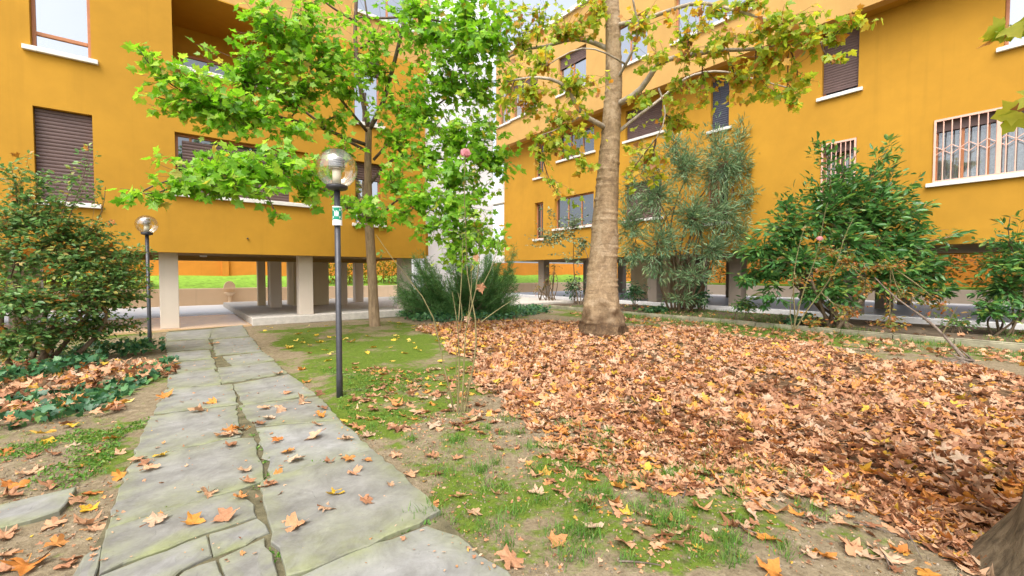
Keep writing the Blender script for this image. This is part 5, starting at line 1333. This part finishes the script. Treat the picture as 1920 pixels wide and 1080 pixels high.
# climbing rose on the kerb at the right
rb2 = gp(1488, 618, 0.1); RY2 = rb2[1] - 0.6
cl = [([(1487, 618), (1500, 570), (1510, 530), (1530, 490), (1540, 440), (1545, 400), (1552, 380)], 0.02, 0.006), ([(1490, 618), (1492, 580), (1484, 540), (1490, 500), (1500, 450), (1510, 420)], 0.018, 0.006), ([(1492, 618), (1512, 580), (1540, 550), (1570, 500), (1582, 440), (1600, 410)], 0.018, 0.006),
      ([(1486, 618), (1478, 585), (1474, 560), (1490, 540)], 0.014, 0.006), ([(1530, 490), (1555, 480), (1575, 465)], 0.01, 0.005), ([(1570, 500), (1620, 490), (1670, 500)], 0.012, 0.005)]
LR2 = [limb([(x, y, RY2 - 0.3 * (618 - y) / 200) for x, y in pix], a, b_) for pix, a, b_ in cl]
Y_ = RY2 - 0.6
rr2, _ = shrub('climbing_rose', rb2, 'straggling rose with rust coloured leaves in front of the laurel', 'rose', [(1560, 470, 40, 22, Y_, 0.3, 90), (1600, 490, 45, 25, Y_, 0.3, 130), (1650, 500, 45, 25, Y_, 0.3, 120), (1560, 510, 35, 20, Y_, 0.3, 70), (1690, 490, 30, 18, Y_, 0.3, 60), (1500, 520, 30, 30, Y_, 0.3, 50), (1630, 540, 55, 25, Y_, 0.4, 110), (1700, 560, 50, 30, Y_, 0.4, 120), (1600, 585, 60, 25, Y_, 0.4, 130), (1530, 600, 40, 18, Y_, 0.4, 90), (1670, 610, 50, 20, Y_, 0.4, 110), (1760, 580, 40, 25, Y_, 0.4, 90)], T_OVAL, 'leaf_rust', 'rose_stem', (0.06, 0.11), stems=LR2, k_leaf=7, up=0.6)
bloom(at(1537, 448, Y_), 0.06, rr2, rb2, 2)

# dead branch fallen over the kerb with its broken butt
fb = gp(1815, 684)
DB = tag(empty('fallen_branch', fb), 'bare grey dead branch with a splintered butt lying on the grass before the kerb', 'branch')
q, r_ = limb([(1822, 686, 7.75), (1790, 655, 7.9), (1765, 620, 8.2), (1735, 595, 8.6), (1700, 575, 8.9), (1665, 550, 9.2), (1640, 520, 9.4)], 0.032, 0.010)
link('stem', tubes_mesh('stem', [(q - fb, r_ * (1 + 0.12 * np.sin(np.arange(len(r_)) * 2.1)), 9)]), M['dead_wood'], DB, smooth=True)
q, r_ = limb([(1768, 625, 8.15), (1780, 600, 8.1), (1795, 575, 8.0)], 0.012, 0.005); link('side_twig', tubes_mesh('side_twig', [(q - fb, r_, 6)]), M['rose_stem'], DB)
tubes = []
for k in range(14):
    a0 = at(1815 + random.uniform(-14, 14), 680 + random.uniform(-4, 6), 7.7 + random.uniform(-0.1, 0.1))
    tubes.append((np.array([a0, a0 + np.array([-0.22 + random.uniform(-0.1, 0.1), 0.05, 0.12 + random.uniform(-0.06, 0.12)])]) - fb, np.array([0.03, 0.004]), 5))
link('splinters', tubes_mesh('splinters', tubes), M['dead_wood'], DB)['kind'] = 'stuff'
# ------------------------------------------------------------------ hedges behind the buildings
def hedge(name, label, a, b_, h0, h1, thick, n, mat, size):
    base = (a + b_) / 2; base[2] = 0
    root = tag(empty(name, base), label, 'hedge')
    r = np.random.default_rng(int(abs(a[0] * 100)) + n)
    t = r.uniform(0, 1, n)[:, None]; nrm = unit(np.cross(b_ - a, [0, 0, 1]))
    P = a + (b_ - a) * t + nrm * r.normal(size=(n, 1)) * thick * 0.4
    hh = h1 + 0.25 * np.sin(t[:, 0] * 37) + 0.2 * np.sin(t[:, 0] * 91 + 1)
    P[:, 2] = h0 + (hh - h0) * r.uniform(0, 1, n) ** 0.7
    link('foliage', leaf_mesh('foliage', T_OVAL, P - base, r.normal(size=(n, 3)), r.normal(size=(n, 3)) + [0, 0, 0.6], r.uniform(*size, n)), M[mat], root)['kind'] = 'stuff'
    tubes = []
    for k in range(14):
        q = a + (b_ - a) * ((k + 0.5) / 14); q = np.array([q[0], q[1], h0 - 0.4]); tubes.append((np.array([q, q + [r.normal() * 0.1, r.normal() * 0.1, (h1 - h0) * 0.6 + 0.3]]) - base, np.array([0.04, 0.02]), 6))
    link('stems', tubes_mesh('stems', tubes), M['bark_shrub'], root)
hedge('yellow_hedge', 'yellowing hedge on the bank seen at the left under the orange block', W(-7.5, 28.0), W(-0.9, 28.0), 0.7, 2.6, 0.9, 2600, 'leaf_yellow', (0.12, 0.22))
hedge('green_hedge', 'green hedge seen between the stilts behind the lobby', W(6.5, 28.6), W(14.5, 28.6), 0.8, 2.8, 0.9, 2600, 'leaf_yellow', (0.12, 0.22))
hedge('autumn_hedge', 'rust and yellow hedge seen far off under the right block', W(34.6, -10), W(34.6, 26), 0.9, 2.9, 1.0, 7000, 'leaf_rust', (0.16, 0.28))

# ------------------------------------------------------------------ ground cover
def surf(P2):
    z = gz(P2[:, 0], P2[:, 1])
    for pl in SLAB_POLYS_W:
        z = np.where(inpoly(P2[:, 0], P2[:, 1], [tuple(a) for a in pl]), SLAB_TOP + 0.008, z)
    return z
def scatter(poly, n, r, jit=0.3):
    W_ = np.array(poly); lo, hi = W_.min(0), W_.max(0); out = np.zeros((0, 2))
    while len(out) < n:
        c = r.uniform(lo, hi, (n * 2, 2)); c = c[poly_soft(c[:, 0], c[:, 1], poly, jit)]; out = np.concatenate([out, c])
    return out[:n]
def px_poly(pts): return [tuple(gp(x, y)[:2]) for x, y in pts]
def area(poly):
    p = np.array(poly); x, y = p[:, 0], p[:, 1]; return abs(np.sum(x * np.roll(y, -1) - y * np.roll(x, -1))) / 2

# ivy
r = np.random.default_rng(77)
IVY = px_poly([(-120, 650), (0, 645), (120, 648), (280, 650), (312, 670), (305, 705), (270, 735), (200, 770), (120, 795), (0, 810), (-200, 830)])
c = scatter(IVY, 6500, r, 0.15)
# hummocks leave gaps where fallen leaves lie
keep = noise2(c[:, 0] * 2.2, c[:, 1] * 2.2) > -0.3
c = c[keep]
hgt = 0.06 + 0.22 * np.clip(noise2(c[:, 0] * 1.5, c[:, 1] * 1.5) + 0.5, 0, 1)
P = np.column_stack([c, gz(c[:, 0], c[:, 1]) + hgt * r.uniform(0.2, 1, len(c))])
D = r.normal(size=P.shape); D[:, 2] -= 0.4; N = r.normal(size=P.shape) * 0.5 + [0, -0.25, 0.9]
o = link('ivy', leaf_mesh('ivy', T_IVY, P, D, N, r.uniform(0.055, 0.11, len(P))), M['leaf_ivy'])
tag(o, 'dark green ivy carpeting the soil under the left shrub', 'ivy', kind='stuff')
JIV = px_poly([(735, 588), (800, 583), (900, 586), (1000, 578), (1035, 586), (960, 600), (860, 606), (780, 604)])
c = scatter(JIV, 2600, r, 0.15); P = np.column_stack([c, gz(c[:, 0], c[:, 1]) + r.uniform(0.02, 0.22, len(c))])
D = r.normal(size=P.shape); N = r.normal(size=P.shape) * 0.5 + [0, -0.2, 0.9]
o = link('ivy', leaf_mesh('ivy', T_IVY, P, D, N, r.uniform(0.07, 0.14, len(P))), M['leaf_ivy'])
tag(o, 'low ivy spreading at the foot of the juniper', 'ivy', kind='stuff')

# grass: short turf on the moss, tufts on the bare soil, rough grass along the kerb
def blades(c, h, w=1.0):
    n = len(c); P = np.column_stack([c, surf(c) - 0.004]); a = r.uniform(0, 6.28, n); tl = r.uniform(0.1, 0.75, n)
    D = np.stack([np.cos(a) * tl, np.sin(a) * tl, np.ones(n)], 1); N = np.stack([np.cos(a), np.sin(a), -tl], 1)
    return P, D, N, h * r.uniform(0.5, 1.2, n)
G = []
m_ = [(470, 612), (740, 600), (880, 650), (950, 720), (880, 765), (760, 800), (690, 810), (640, 760), (560, 690)]
c = scatter(px_poly(m_), 16000, r, 0.2); c = c[noise2(c[:, 0] * 1.7, c[:, 1] * 1.7) > -0.2]
G.append(blades(c, 0.035))
tuf = [(930, 915, 9), (920, 990, 8), (1265, 992, 7), (1355, 1022, 6), (1465, 1032, 8), (1100, 935, 12), (1200, 965, 7), (1250, 895, 6), (1380, 930, 6), (1520, 962, 8), (1310, 885, 8), (818, 970, 9), (850, 830, 7), (1135, 880, 10), (1180, 910, 8), (1060, 880, 9), (1120, 830, 10), (1070, 800, 10), (1220, 850, 9), (1330, 855, 7), (1400, 870, 6), (1450, 890, 8), (1590, 925, 6), (960, 960, 7), (900, 880, 6), (1000, 840, 8), (950, 790, 9), (1010, 940, 6), (1080, 1000, 6), (1500, 900, 8), (1170, 760, 6), (1300, 815, 5), (830, 890, 6), (1090, 1040, 6), (770, 830, 5), (1250, 950, 4), (700, 800, 7), (650, 765, 5)]
tuf += [(r.uniform(840, 1400), r.uniform(800, 1070), r.uniform(3, 7)) for _ in range(45)]
for x, y, s_ in tuf:
    c0 = gp(x, y)[:2]; n = int(14 * s_); c = c0 + r.normal(size=(n, 2)) * np.array([0.055, 0.05]) * s_ / 7
    G.append(blades(c, 0.075))
c = scatter(px_poly([(690, 830), (900, 760), (1100, 780), (1300, 850), (1420, 880), (1250, 960), (1050, 1000), (840, 1000), (800, 950)]), 9000, r, 0.2)
c = c[noise2(c[:, 0] * 2.6 + 4, c[:, 1] * 2.6) > 0.15]; G.append(blades(c, 0.04))
KG = [tuple(W(p, q)[:2]) for p, q in ((11.8, -1), (13.7, -1), (13.7, 12), (12.6, 12), (12.4, 6))]
c = scatter(KG, 16000, r, 0.25); c = c[noise2(c[:, 0] * 1.5, c[:, 1] * 1.5) > -0.25]; G.append(blades(c, 0.075))
c = scatter(px_poly([(960, 604), (1090, 598), (1250, 608), (1400, 628), (1500, 645), (1420, 660), (1200, 650), (1000, 640)]), 5000, r, 0.3); c = c[noise2(c[:, 0] * 2, c[:, 1] * 2) > 0.0]; G.append(blades(c, 0.08))
c = scatter(KG, 9000, r, 0.2); c = c[noise2(c[:, 0] * 2.4 + 3, c[:, 1] * 2.4) > 0.35]; G.append(blades(c, 0.16))
c = scatter([tuple(W(p, q)[:2]) for p, q in ((13.95, -2), (17.7, -2), (17.7, 14), (13.95, 14))], 14000, r, 0.1); c = c[noise2(c[:, 0] * 1.3 + 3, c[:, 1] * 1.3) > 0.15]; g_ = blades(c, 0.12); g_[0][:, 2] = 0.09; G.append(g_)
P, D, N, S = (np.concatenate([g[k] for g in G]) for k in range(4))
o = link('grass', leaf_mesh('grass', T_GRASS, P, D, N, S), M['grass']); tag(o, 'short green grass and tufts on the courtyard soil', 'grass', kind='stuff')
# little leafy weeds in the moss and left of the path
c = np.concatenate([scatter(px_poly([(560, 660), (640, 700), (760, 690), (880, 730), (880, 770), (700, 790)]), 900, r, 0.2), scatter(px_poly([(0, 800), (200, 770), (300, 730), (250, 850), (215, 930), (0, 900)]), 1500, r, 0.2)])
c = c[noise2(c[:, 0] * 3, c[:, 1] * 3) > 0.1]
joint = [(452, 770), (458, 785), (478, 820), (486, 845), (494, 870), (502, 895), (484, 918), (520, 1045), (522, 1050), (512, 1030), (380, 938), (420, 926), (300, 962), (640, 1046), (700, 1022), (760, 1000), (800, 985), (600, 873), (650, 860), (405, 700), (398, 660), (392, 640), (440, 800)]
c = np.concatenate([c] + [gp(x, y)[:2] + r.normal(size=(14, 2)) * 0.018 for x, y in joint])
c = np.repeat(c, 4, 0) + r.normal(size=(len(c) * 4, 2)) * 0.02
P = np.column_stack([c, gz(c[:, 0], c[:, 1]) + r.uniform(0.005, 0.03, len(c))]); D = r.normal(size=P.shape); N = r.normal(size=P.shape) * 0.4 + [0, 0, 1]
o = link('weeds', leaf_mesh('weeds', T_OVAL, P, D, N, r.uniform(0.018, 0.035, len(P))), M['grass']); tag(o, 'tiny leafy weeds sprouting in moss and soil', 'weeds', kind='stuff')

# ------------------------------------------------------------------ fallen leaves
def leaf_pose(n, tilt=0.35):
    a = r.uniform(0, 6.28, n); D = np.stack([np.cos(a), np.sin(a), r.normal(size=n) * tilt * 0.6], 1)
    N = r.normal(size=(n, 3)) * tilt + [0, 0, 1]; flip = r.uniform(size=n) < 0.35
    N[flip] *= np.array([1, 1, -1]); return D, N
# carpet
A_ = area(LIT_W)
LC_ = np.zeros((0, 2)); lo_, hi_ = np.array(LIT_W).min(0), np.array(LIT_W).max(0)
while len(LC_) < int(A_ * 290):
    cc_ = r.uniform(lo_, hi_, (20000, 2)); LC_ = np.concatenate([LC_, cc_[poly_soft(cc_[:, 0], cc_[:, 1], LIT_W, np.clip(np.hypot(cc_[:, 0], cc_[:, 1]) / 16, 0.15, 0.55))]])
LC_ = LC_[:int(A_ * 290)]
uvp, wdp = project(np.column_stack([LC_, np.zeros(len(LC_))]))
dens = np.ones(len(LC_)); dens = np.where((uvp[:, 1] < 655), 0.62, dens); dens = np.where(noise2(LC_[:, 0] * 1.6 + 9, LC_[:, 1] * 1.6) > 0.75, 0.35, dens)
vis = (uvp[:, 0] > -200) & (uvp[:, 0] < 2150) & (wdp > 0.5)
LC_ = LC_[(r.uniform(size=len(LC_)) < dens) & vis]
# singles: every leaf placed by hand on path and soil plus the nearest of the carpet
spots = [(431, 634, 'b'), (403, 646, 'b'), (408, 670, 'o'), (420, 673, 'o'), (365, 695, 'y'), (322, 703, 'b'), (326, 728, 'y'), (310, 745, 'o'), (396, 757, 'o'), (369, 773, 'b'), (398, 722, 'b'), (447, 737, 'b'), (540, 739, 'b'), (565, 757, 'b'), (495, 768, 'b'), (525, 772, 'b'), (502, 787, 'b'), (605, 768, 'b'), (602, 782, 'o'), (595, 799, 'b'), (590, 822, 'b'),
 (430, 812, 'o'), (446, 806, 'o'), (458, 803, 'b'), (472, 800, 'o'), (420, 819, 'b'), (487, 797, 'b'), (442, 816, 'b'), (462, 812, 'o'), (333, 843, 'b'), (300, 858, 'y'), (256, 866, 'b'), (270, 873, 'b'), (281, 883, 'b'), (433, 838, 'b'), (518, 829, 'o'), (538, 851, 'b'), (556, 865, 'b'), (490, 856, 'b'), (457, 886, 'b'), (464, 907, 'b'), (453, 936, 'b'), (485, 934, 'b'), (505, 914, 'b'), (526, 891, 'b'), (388, 932, 'b'), (615, 870, 'b'), (655, 866, 'b'), (690, 868, 'b'), (666, 893, 'b'), (630, 930, 'y'), (690, 946, 'b'), (617, 958, 'b'), (733, 913, 'b'), (295, 980, 'b'), (362, 983, 'o'), (420, 975, 'b'), (506, 997, 'b'), (557, 991, 'b'), (735, 1006, 'b'), (581, 1071, 'o'),
 (640, 785, 'b'), (655, 792, 'b'), (669, 798, 'b'), (688, 812, 'b'), (650, 826, 'b'), (745, 806, 'b'), (760, 800, 'b'), (700, 768, 'b'), (742, 848, 'b'), (708, 850, 'b'), (770, 883, 'b'), (806, 942, 'b'), (823, 881, 'b'), (808, 853, 'b'), (857, 856, 'b'), (860, 921, 'b'), (889, 951, 'b'), (931, 917, 'b'), (1003, 916, 'b'), (1093, 939, 'b'), (1110, 987, 'b'), (1045, 1007, 'b'), (1167, 1019, 'b'), (958, 1038, 'b'), (1004, 873, 'b'), (1032, 896, 'b'), (1160, 913, 'b'), (1310, 913, 'b'), (1447, 1066, 'o'), (1548, 1036, 'o'), (1400, 986, 'b'), (1440, 1006, 'o'), (1415, 946, 'b'), (1570, 971, 'b'), (1690, 1026, 'o'), (1740, 1071, 'o'),
 (143, 869, 'o'), (50, 881, 'b'), (92, 906, 'b'), (170, 917, 'o'), (15, 901, 'o'), (35, 906, 'o'), (20, 926, 'b'), (22, 957, 'b'), (148, 933, 'b'), (165, 946, 'y'), (160, 973, 'b'), (178, 982, 'b'), (98, 976, 'b'), (104, 1011, 'b'), (120, 1052, 'b'), (130, 1037, 'b'), (45, 1057, 'o'), (10, 1057, 'b'), (8, 1001, 'b'), (5, 1036, 'b'), (90, 823, 'y'), (8, 846, 'o'), (73, 869, 'b'), (140, 829, 'b'), (182, 837, 'b'), (170, 846, 'b'), (222, 843, 'b'), (225, 886, 'o'), (212, 817, 'o'), (100, 846, 'b'), (60, 850, 'b'), (130, 795, 'y'), (235, 748, 'y'),
 (565, 690, 'o'), (520, 702, 'b'), (575, 712, 'b'), (600, 735, 'b'), (770, 735, 'b'), (745, 757, 'b'), (782, 772, 'b'), (812, 800, 'b'), (795, 770, 'b'), (880, 790, 'b'), (905, 735, 'b'), (895, 760, 'b'), (925, 772, 'b'), (838, 770, 'b'), (735, 765, 'b'), (760, 660, 'y'), (700, 650, 'b'), (665, 680, 'b'), (820, 690, 'b'), (600, 640, 'y'), (560, 625, 'y'), (540, 650, 'y'), (610, 655, 'y'), (690, 630, 'y'), (655, 640, 'o'), (580, 660, 'b'), (720, 690, 'b')]
DM = {}
for key, mname in (('b', 'leaf_dry'), ('o', 'leaf_dry_orange'), ('y', 'leaf_dry_yellow')):
    DM[key] = []
    for v_, f_ in T_DRY:
        m_ = bpy.data.meshes.new('fallen_leaf'); m_.from_pydata([tuple(map(float, a)) for a in v_], [], f_); m_.materials.append(M[mname])
        m_.polygons.foreach_set('use_smooth', np.ones(len(m_.polygons), bool)); DM[key].append(m_)
WORD = {'b': 'brown fallen leaf', 'o': 'orange fallen leaf', 'y': 'yellow fallen leaf'}
def one_leaf(x, y, z, key, where, size, tilt=0.25, group='fallen leaves at the carpet edge'):
    D, N = leaf_pose(1, tilt)
    N[0] = np.abs(N[0]) * [1, 1, 1]
    o = bpy.data.objects.new('fallen_leaf', DM[key][int(r.integers(len(T_DRY)))]); C.objects.link(o)
    o.matrix_basis = leaf_matrix((x, y, z), D[0], N[0], size)
    tag(o, WORD[key] + where[0], 'leaf', group)
W_PILE = (' at the near edge of the dense leaf carpet',)
ORD = ['first', 'second', 'third', 'fourth', 'fifth', 'sixth', 'seventh', 'eighth', 'ninth', 'tenth', 'eleventh', 'twelfth', 'thirteenth', 'fourteenth', 'fifteenth', 'sixteenth', 'seventeenth', 'eighteenth', 'nineteenth', 'twentieth']
SLAB_AT = {}
for k_, i_ in enumerate((0, 2, 4, 6, 8, 10, 12, 14, 15)): SLAB_AT[i_] = 'the %s left slab' % ORD[k_]
for k_, i_ in enumerate((1, 3, 5, 7, 9, 11, 13, 20, 21)): SLAB_AT[i_] = 'the %s right slab' % ORD[k_]
for i_ in (16, 17, 18, 19, 22, 23, 24): SLAB_AT[i_] = 'the cracked slab pieces'
groups = {}
for x, y, key in spots:
    g = gp(x, y, 0.03); z = float(surf(g[None, :2])[0])
    dd_ = [np.linalg.norm(pl.mean(0) - g[:2]) for pl in SLAB_POLYS_W]
    ins = [i for i, pl in enumerate(SLAB_POLYS_W) if inpoly(g[0], g[1], [tuple(a) for a in pl])]
    onp_ = -0.6 < g[:2] @ E1[:2] < 1.5
    if ins or onp_: where, zone = 'on ' + SLAB_AT[ins[0] if ins else int(np.argmin(dd_))], 'on the stone path'
    elif x < 330: where, zone = ('on soil above the lone slab' if y < 915 else 'on soil below the lone slab'), 'on the soil left of the path'
    elif y < 720: where, zone = 'on the mossy lawn round the tall lamp', 'on the mossy lawn'
    elif y < 790 : where, zone = 'between the tall lamp and the rose bush', 'on the mossy lawn'
    elif x < 1000 and y < 900: where, zone = 'on bare soil just before the rose bush', 'on the bare soil'
    elif x < 1000: where, zone = 'on bare soil beside the biggest front slab', 'on the bare soil'
    elif x < 1250: where, zone = 'among the grass tufts at the bottom middle', 'on the bare soil'
    else: where, zone = 'on bare soil near the corner trunk', 'on the bare soil'
    groups.setdefault((key, where), []).append((x, y, g, z, zone))
for (key, where), lst in groups.items():
    lst.sort(key=lambda t: t[0])
    for k_, (x, y, g, z, zone) in enumerate(lst):
        big = r.uniform(0.11, 0.165) if g[1] < 4 else r.uniform(0.13, 0.21)
        if (x, y) in ((160, 973), (50, 881), (958, 1038), (45, 1057), (581, 1071)): big = 0.20
        lab = (' ' + where) if len(lst) == 1 else ' %s, %s from the left' % (where, ORD[k_])
        one_leaf(g[0], g[1], z + 0.003, key, (lab,), big * 0.74, group='fallen leaves ' + zone)
n_hand = len(spots)
uvp, wdp = project(np.column_stack([LC_, np.zeros(len(LC_))]))
inv = (uvp[:, 0] > 0) & (uvp[:, 0] < 1920) & (uvp[:, 1] < 1080)
order = np.argsort(np.where(inv, wdp, 1e9)); near = order[:max(0, 300 - n_hand)]; rest = order[max(0, 300 - n_hand):]
for i in near:
    one_leaf(LC_[i, 0], LC_[i, 1], float(gz(*LC_[i])) + r.uniform(0.004, 0.05), 'o' if r.uniform() < 0.22 else 'b', W_PILE, r.uniform(0.10, 0.15), 0.4)
c = LC_[rest]; D, N = leaf_pose(len(c), 0.42)
heap = 0.04
P = np.column_stack([c, gz(c[:, 0], c[:, 1]) + r.uniform(0.0, heap, len(c))])
S = 0.055 + 0.085 * r.uniform(size=len(c)) ** 1.3
dist = np.hypot(c[:, 0], c[:, 1])
fine_ = dist < 5.2
Vm = leaf_mesh('leaf_litter', T_DRY, P[fine_], D[fine_], np.abs(N[fine_]), S[fine_])
o = link('leaf_litter', Vm, M['leaf_dry']); tag(o, 'deep carpet of brown plane leaves in the front right of the courtyard', 'leaves', kind='stuff')
o = link('leaf_litter', leaf_mesh('leaf_litter', T_DRYL, P[~fine_], D[~fine_], N[~fine_], S[~fine_] * 1.05), M['leaf_dry']); tag(o, 'thinner far part of the brown leaf carpet round the plane tree', 'leaves', kind='stuff')
# small yellow leaves sprinkled on the far lawn, leaves caught in ivy and shrub
c = np.concatenate([scatter(px_poly([(480, 615), (740, 602), (1000, 606), (1000, 650), (900, 690), (760, 680), (560, 680)]), 90, r, 0.2), scatter(px_poly([(760, 610), (960, 606), (980, 640), (900, 670), (820, 640)]), 160, r, 0.2)])
D, N = leaf_pose(len(c), 0.3); P = np.column_stack([c, gz(c[:, 0], c[:, 1]) + 0.03])
o = link('small_leaves', leaf_mesh('small_leaves', T_DRY, P, D, N, r.uniform(0.06, 0.11, len(c))), M['leaf_dry_yellow']); tag(o, 'sprinkle of small yellow leaves on the mossy lawn by the maple', 'leaves', kind='stuff')
c = scatter(px_poly([(620, 690), (900, 690), (1000, 760), (1300, 850), (1500, 930), (1650, 1000), (1750, 1080), (1300, 1080), (1000, 900), (760, 820)]), 700, r, 0.4)
D, N = leaf_pose(len(c), 0.35); P = np.column_stack([c, gz(c[:, 0], c[:, 1]) + 0.004]); S = 0.025 + 0.095 * r.uniform(size=len(c)) ** 1.5
c2 = np.concatenate([scatter(px_poly([(950, 735), (1150, 775), (1300, 820), (1450, 850), (1620, 910), (1800, 1000), (1900, 1080), (1640, 1060), (1450, 960), (1250, 900), (1050, 850), (940, 790)]), 1100, r, 0.35), scatter(px_poly([(1150, 780), (1420, 840), (1640, 925), (1900, 1050), (1780, 1080), (1600, 980), (1400, 900), (1150, 820)]), 900, r, 0.3), scatter(px_poly([(1560, 890), (1740, 940), (1920, 950), (1960, 1080), (1790, 1090), (1650, 1000)]), 420, r, 0.1)])
D2, N2 = leaf_pose(len(c2), 0.3); P2 = np.column_stack([c2, gz(c2[:, 0], c2[:, 1]) + 0.004]); S2 = r.uniform(0.05, 0.12, len(c2))
KL = [tuple(W(p, q)[:2]) for p, q in ((11.2, -1), (13.6, -1), (13.6, 12), (11.8, 12))]
c3 = scatter(KL, 900, r, 0.3); D3, N3 = leaf_pose(len(c3), 0.45); P3 = np.column_stack([c3, gz(c3[:, 0], c3[:, 1]) + r.uniform(0.01, 0.05, len(c3))])
c4 = scatter([tuple(W(p, q)[:2]) for p, q in ((14.1, -2), (17.6, -2), (17.6, 14), (14.1, 14))], 260, r, 0.1); D4, N4 = leaf_pose(len(c4), 0.45)
c3 = np.concatenate([c3, c4]); P3 = np.concatenate([P3, np.column_stack([c4, np.full(len(c4), 0.12)])]); D3 = np.concatenate([D3, D4]); N3 = np.concatenate([N3, N4])
o = link('stray_leaves', leaf_mesh('stray_leaves', T_DRYL, P3, D3, N3, r.uniform(0.06, 0.13, len(c3))), M['leaf_dry']); tag(o, 'stray brown leaves in the rough grass and soil along the kerb', 'leaves', kind='stuff')
o = link('loose_leaves', leaf_mesh('loose_leaves', T_DRYL + T_DRY[:5], np.concatenate([P, P2]), np.concatenate([D, D2]), np.abs(np.concatenate([N, N2])), np.concatenate([S, S2])), M['leaf_dry']); tag(o, 'loose leaf scraps scattered over the bare soil in front of the carpet', 'leaves', kind='stuff')
c = scatter(px_poly([(-60, 690), (60, 680), (180, 690), (300, 680), (320, 705), (290, 740), (200, 790), (80, 840), (-60, 850)]), 900, r, 0.2); c = c[noise2(c[:, 0] * 2.2, c[:, 1] * 2.2) < 0.25]
D, N = leaf_pose(len(c), 0.6); P = np.column_stack([c, gz(c[:, 0], c[:, 1]) + r.uniform(0.01, 0.12, len(c))])
o = link('caught_leaves', leaf_mesh('caught_leaves', T_DRYL, P, D, N, r.uniform(0.08, 0.15, len(c))), M['leaf_dry']); tag(o, 'orange plane leaves lying in the ivy under the left shrub', 'leaves', kind='stuff')
for i in r.choice(len(PSH), 60, replace=False):
    pass
sel = r.choice(len(PSH), 110, replace=False); P = PSH[sel] + [0, -0.05, 0.03]; D, N = leaf_pose(len(P), 0.6)
o = link('caught_leaves', leaf_mesh('caught_leaves', T_DRY[:6], P - b0 * 0, D, N + [0, -0.5, 0], r.uniform(0.08, 0.14, len(P))), M['leaf_dry_orange']); tag(o, 'orange plane leaves caught among the twigs of the left shrub', 'leaves', kind='stuff')
# twigs on the soil
TW = [(1445, 925, 1510, 965), (1600, 985, 1680, 1010), (1698, 995, 1728, 1055), (1720, 950, 1760, 970), (1655, 1040, 1668, 1075), (1280, 940, 1287, 905), (1160, 1060, 1240, 1075), (1370, 985, 1420, 1010)]
for k, (x0, y0, x1, y1) in enumerate(TW):
    a0, a1 = gp(x0, y0), gp(x1, y1); a0[2] = float(gz(a0[0], a0[1])) + 0.008; a1[2] = float(gz(a1[0], a1[1])) + 0.02
    base = (a0 + a1) / 2
    o = link('fallen_twig', tubes_mesh('fallen_twig', [(curve3(a0, a1, -0.02, 0.05, 9) - base, np.linspace(0.006, 0.003, 9), 6)]), M['dead_wood'], smooth=True, loc=base)
    tag(o, 'thin bare twig on the soil before the leaf carpet, %s from the left' % ORD[sorted(range(8), key=lambda q_: TW[q_][0]).index(k)], 'twig', 'bare twigs on the soil')

# crumbs of soil, grit and leaf scraps on the bare ground and the path
OCT = [([(1, 0, 0), (-0.8, 0.1, 0), (0, 0.9, 0.1), (0.1, -0.8, 0), (0, 0, 0.7), (0, 0, -0.5)], [(0, 2, 4), (2, 1, 4), (1, 3, 4), (3, 0, 4), (2, 0, 5), (1, 2, 5), (3, 1, 5), (0, 3, 5)])]
SOIL = px_poly([(640, 790), (900, 770), (1300, 870), (1700, 1000), (1800, 1100), (800, 1100), (830, 960), (700, 850)])
LEFTS = px_poly([(-100, 830), (200, 770), (260, 840), (190, 1000), (120, 1100), (-200, 1100)])
c = np.concatenate([scatter(SOIL, 3600, r, 0.2), scatter(LEFTS, 1200, r, 0.2)]); c = c[surf(c) < 0.03]
P = np.column_stack([c, surf(c) + 0.002]); S = 0.003 + 0.011 * r.uniform(size=len(c)) ** 3
o = link('soil_crumbs', leaf_mesh('soil_crumbs', OCT, P, r.normal(size=P.shape), r.normal(size=P.shape), S), simple('grit', (0.22, 0.18, 0.13), 0.95, 0.1, var=0.5, scale=30)); tag(o, 'grit and crumbs of earth on the bare soil', 'grit', kind='stuff')
PATHW = [tuple(gp(x, y)[:2]) for x, y in [(316, 640), (320, 700), (250, 862), (198, 990), (150, 1075), (930, 1075), (812, 958), (694, 844), (590, 741), (470, 632)]]
c = np.concatenate([scatter(SOIL, 1500, r, 0.2), scatter(LEFTS, 600, r, 0.2), scatter(PATHW, 420, r, 0.05)])
P = np.column_stack([c, surf(c) + 0.004]); D, N = leaf_pose(len(c), 0.4)
o = link('leaf_scraps', leaf_mesh('leaf_scraps', T_OVAL + T_DRYL[:4], P, D, N, 0.01 + 0.025 * r.uniform(size=len(c)) ** 2), M['leaf_dry']); tag(o, 'tiny scraps of broken leaves strewn over soil and path', 'leaves', kind='stuff')
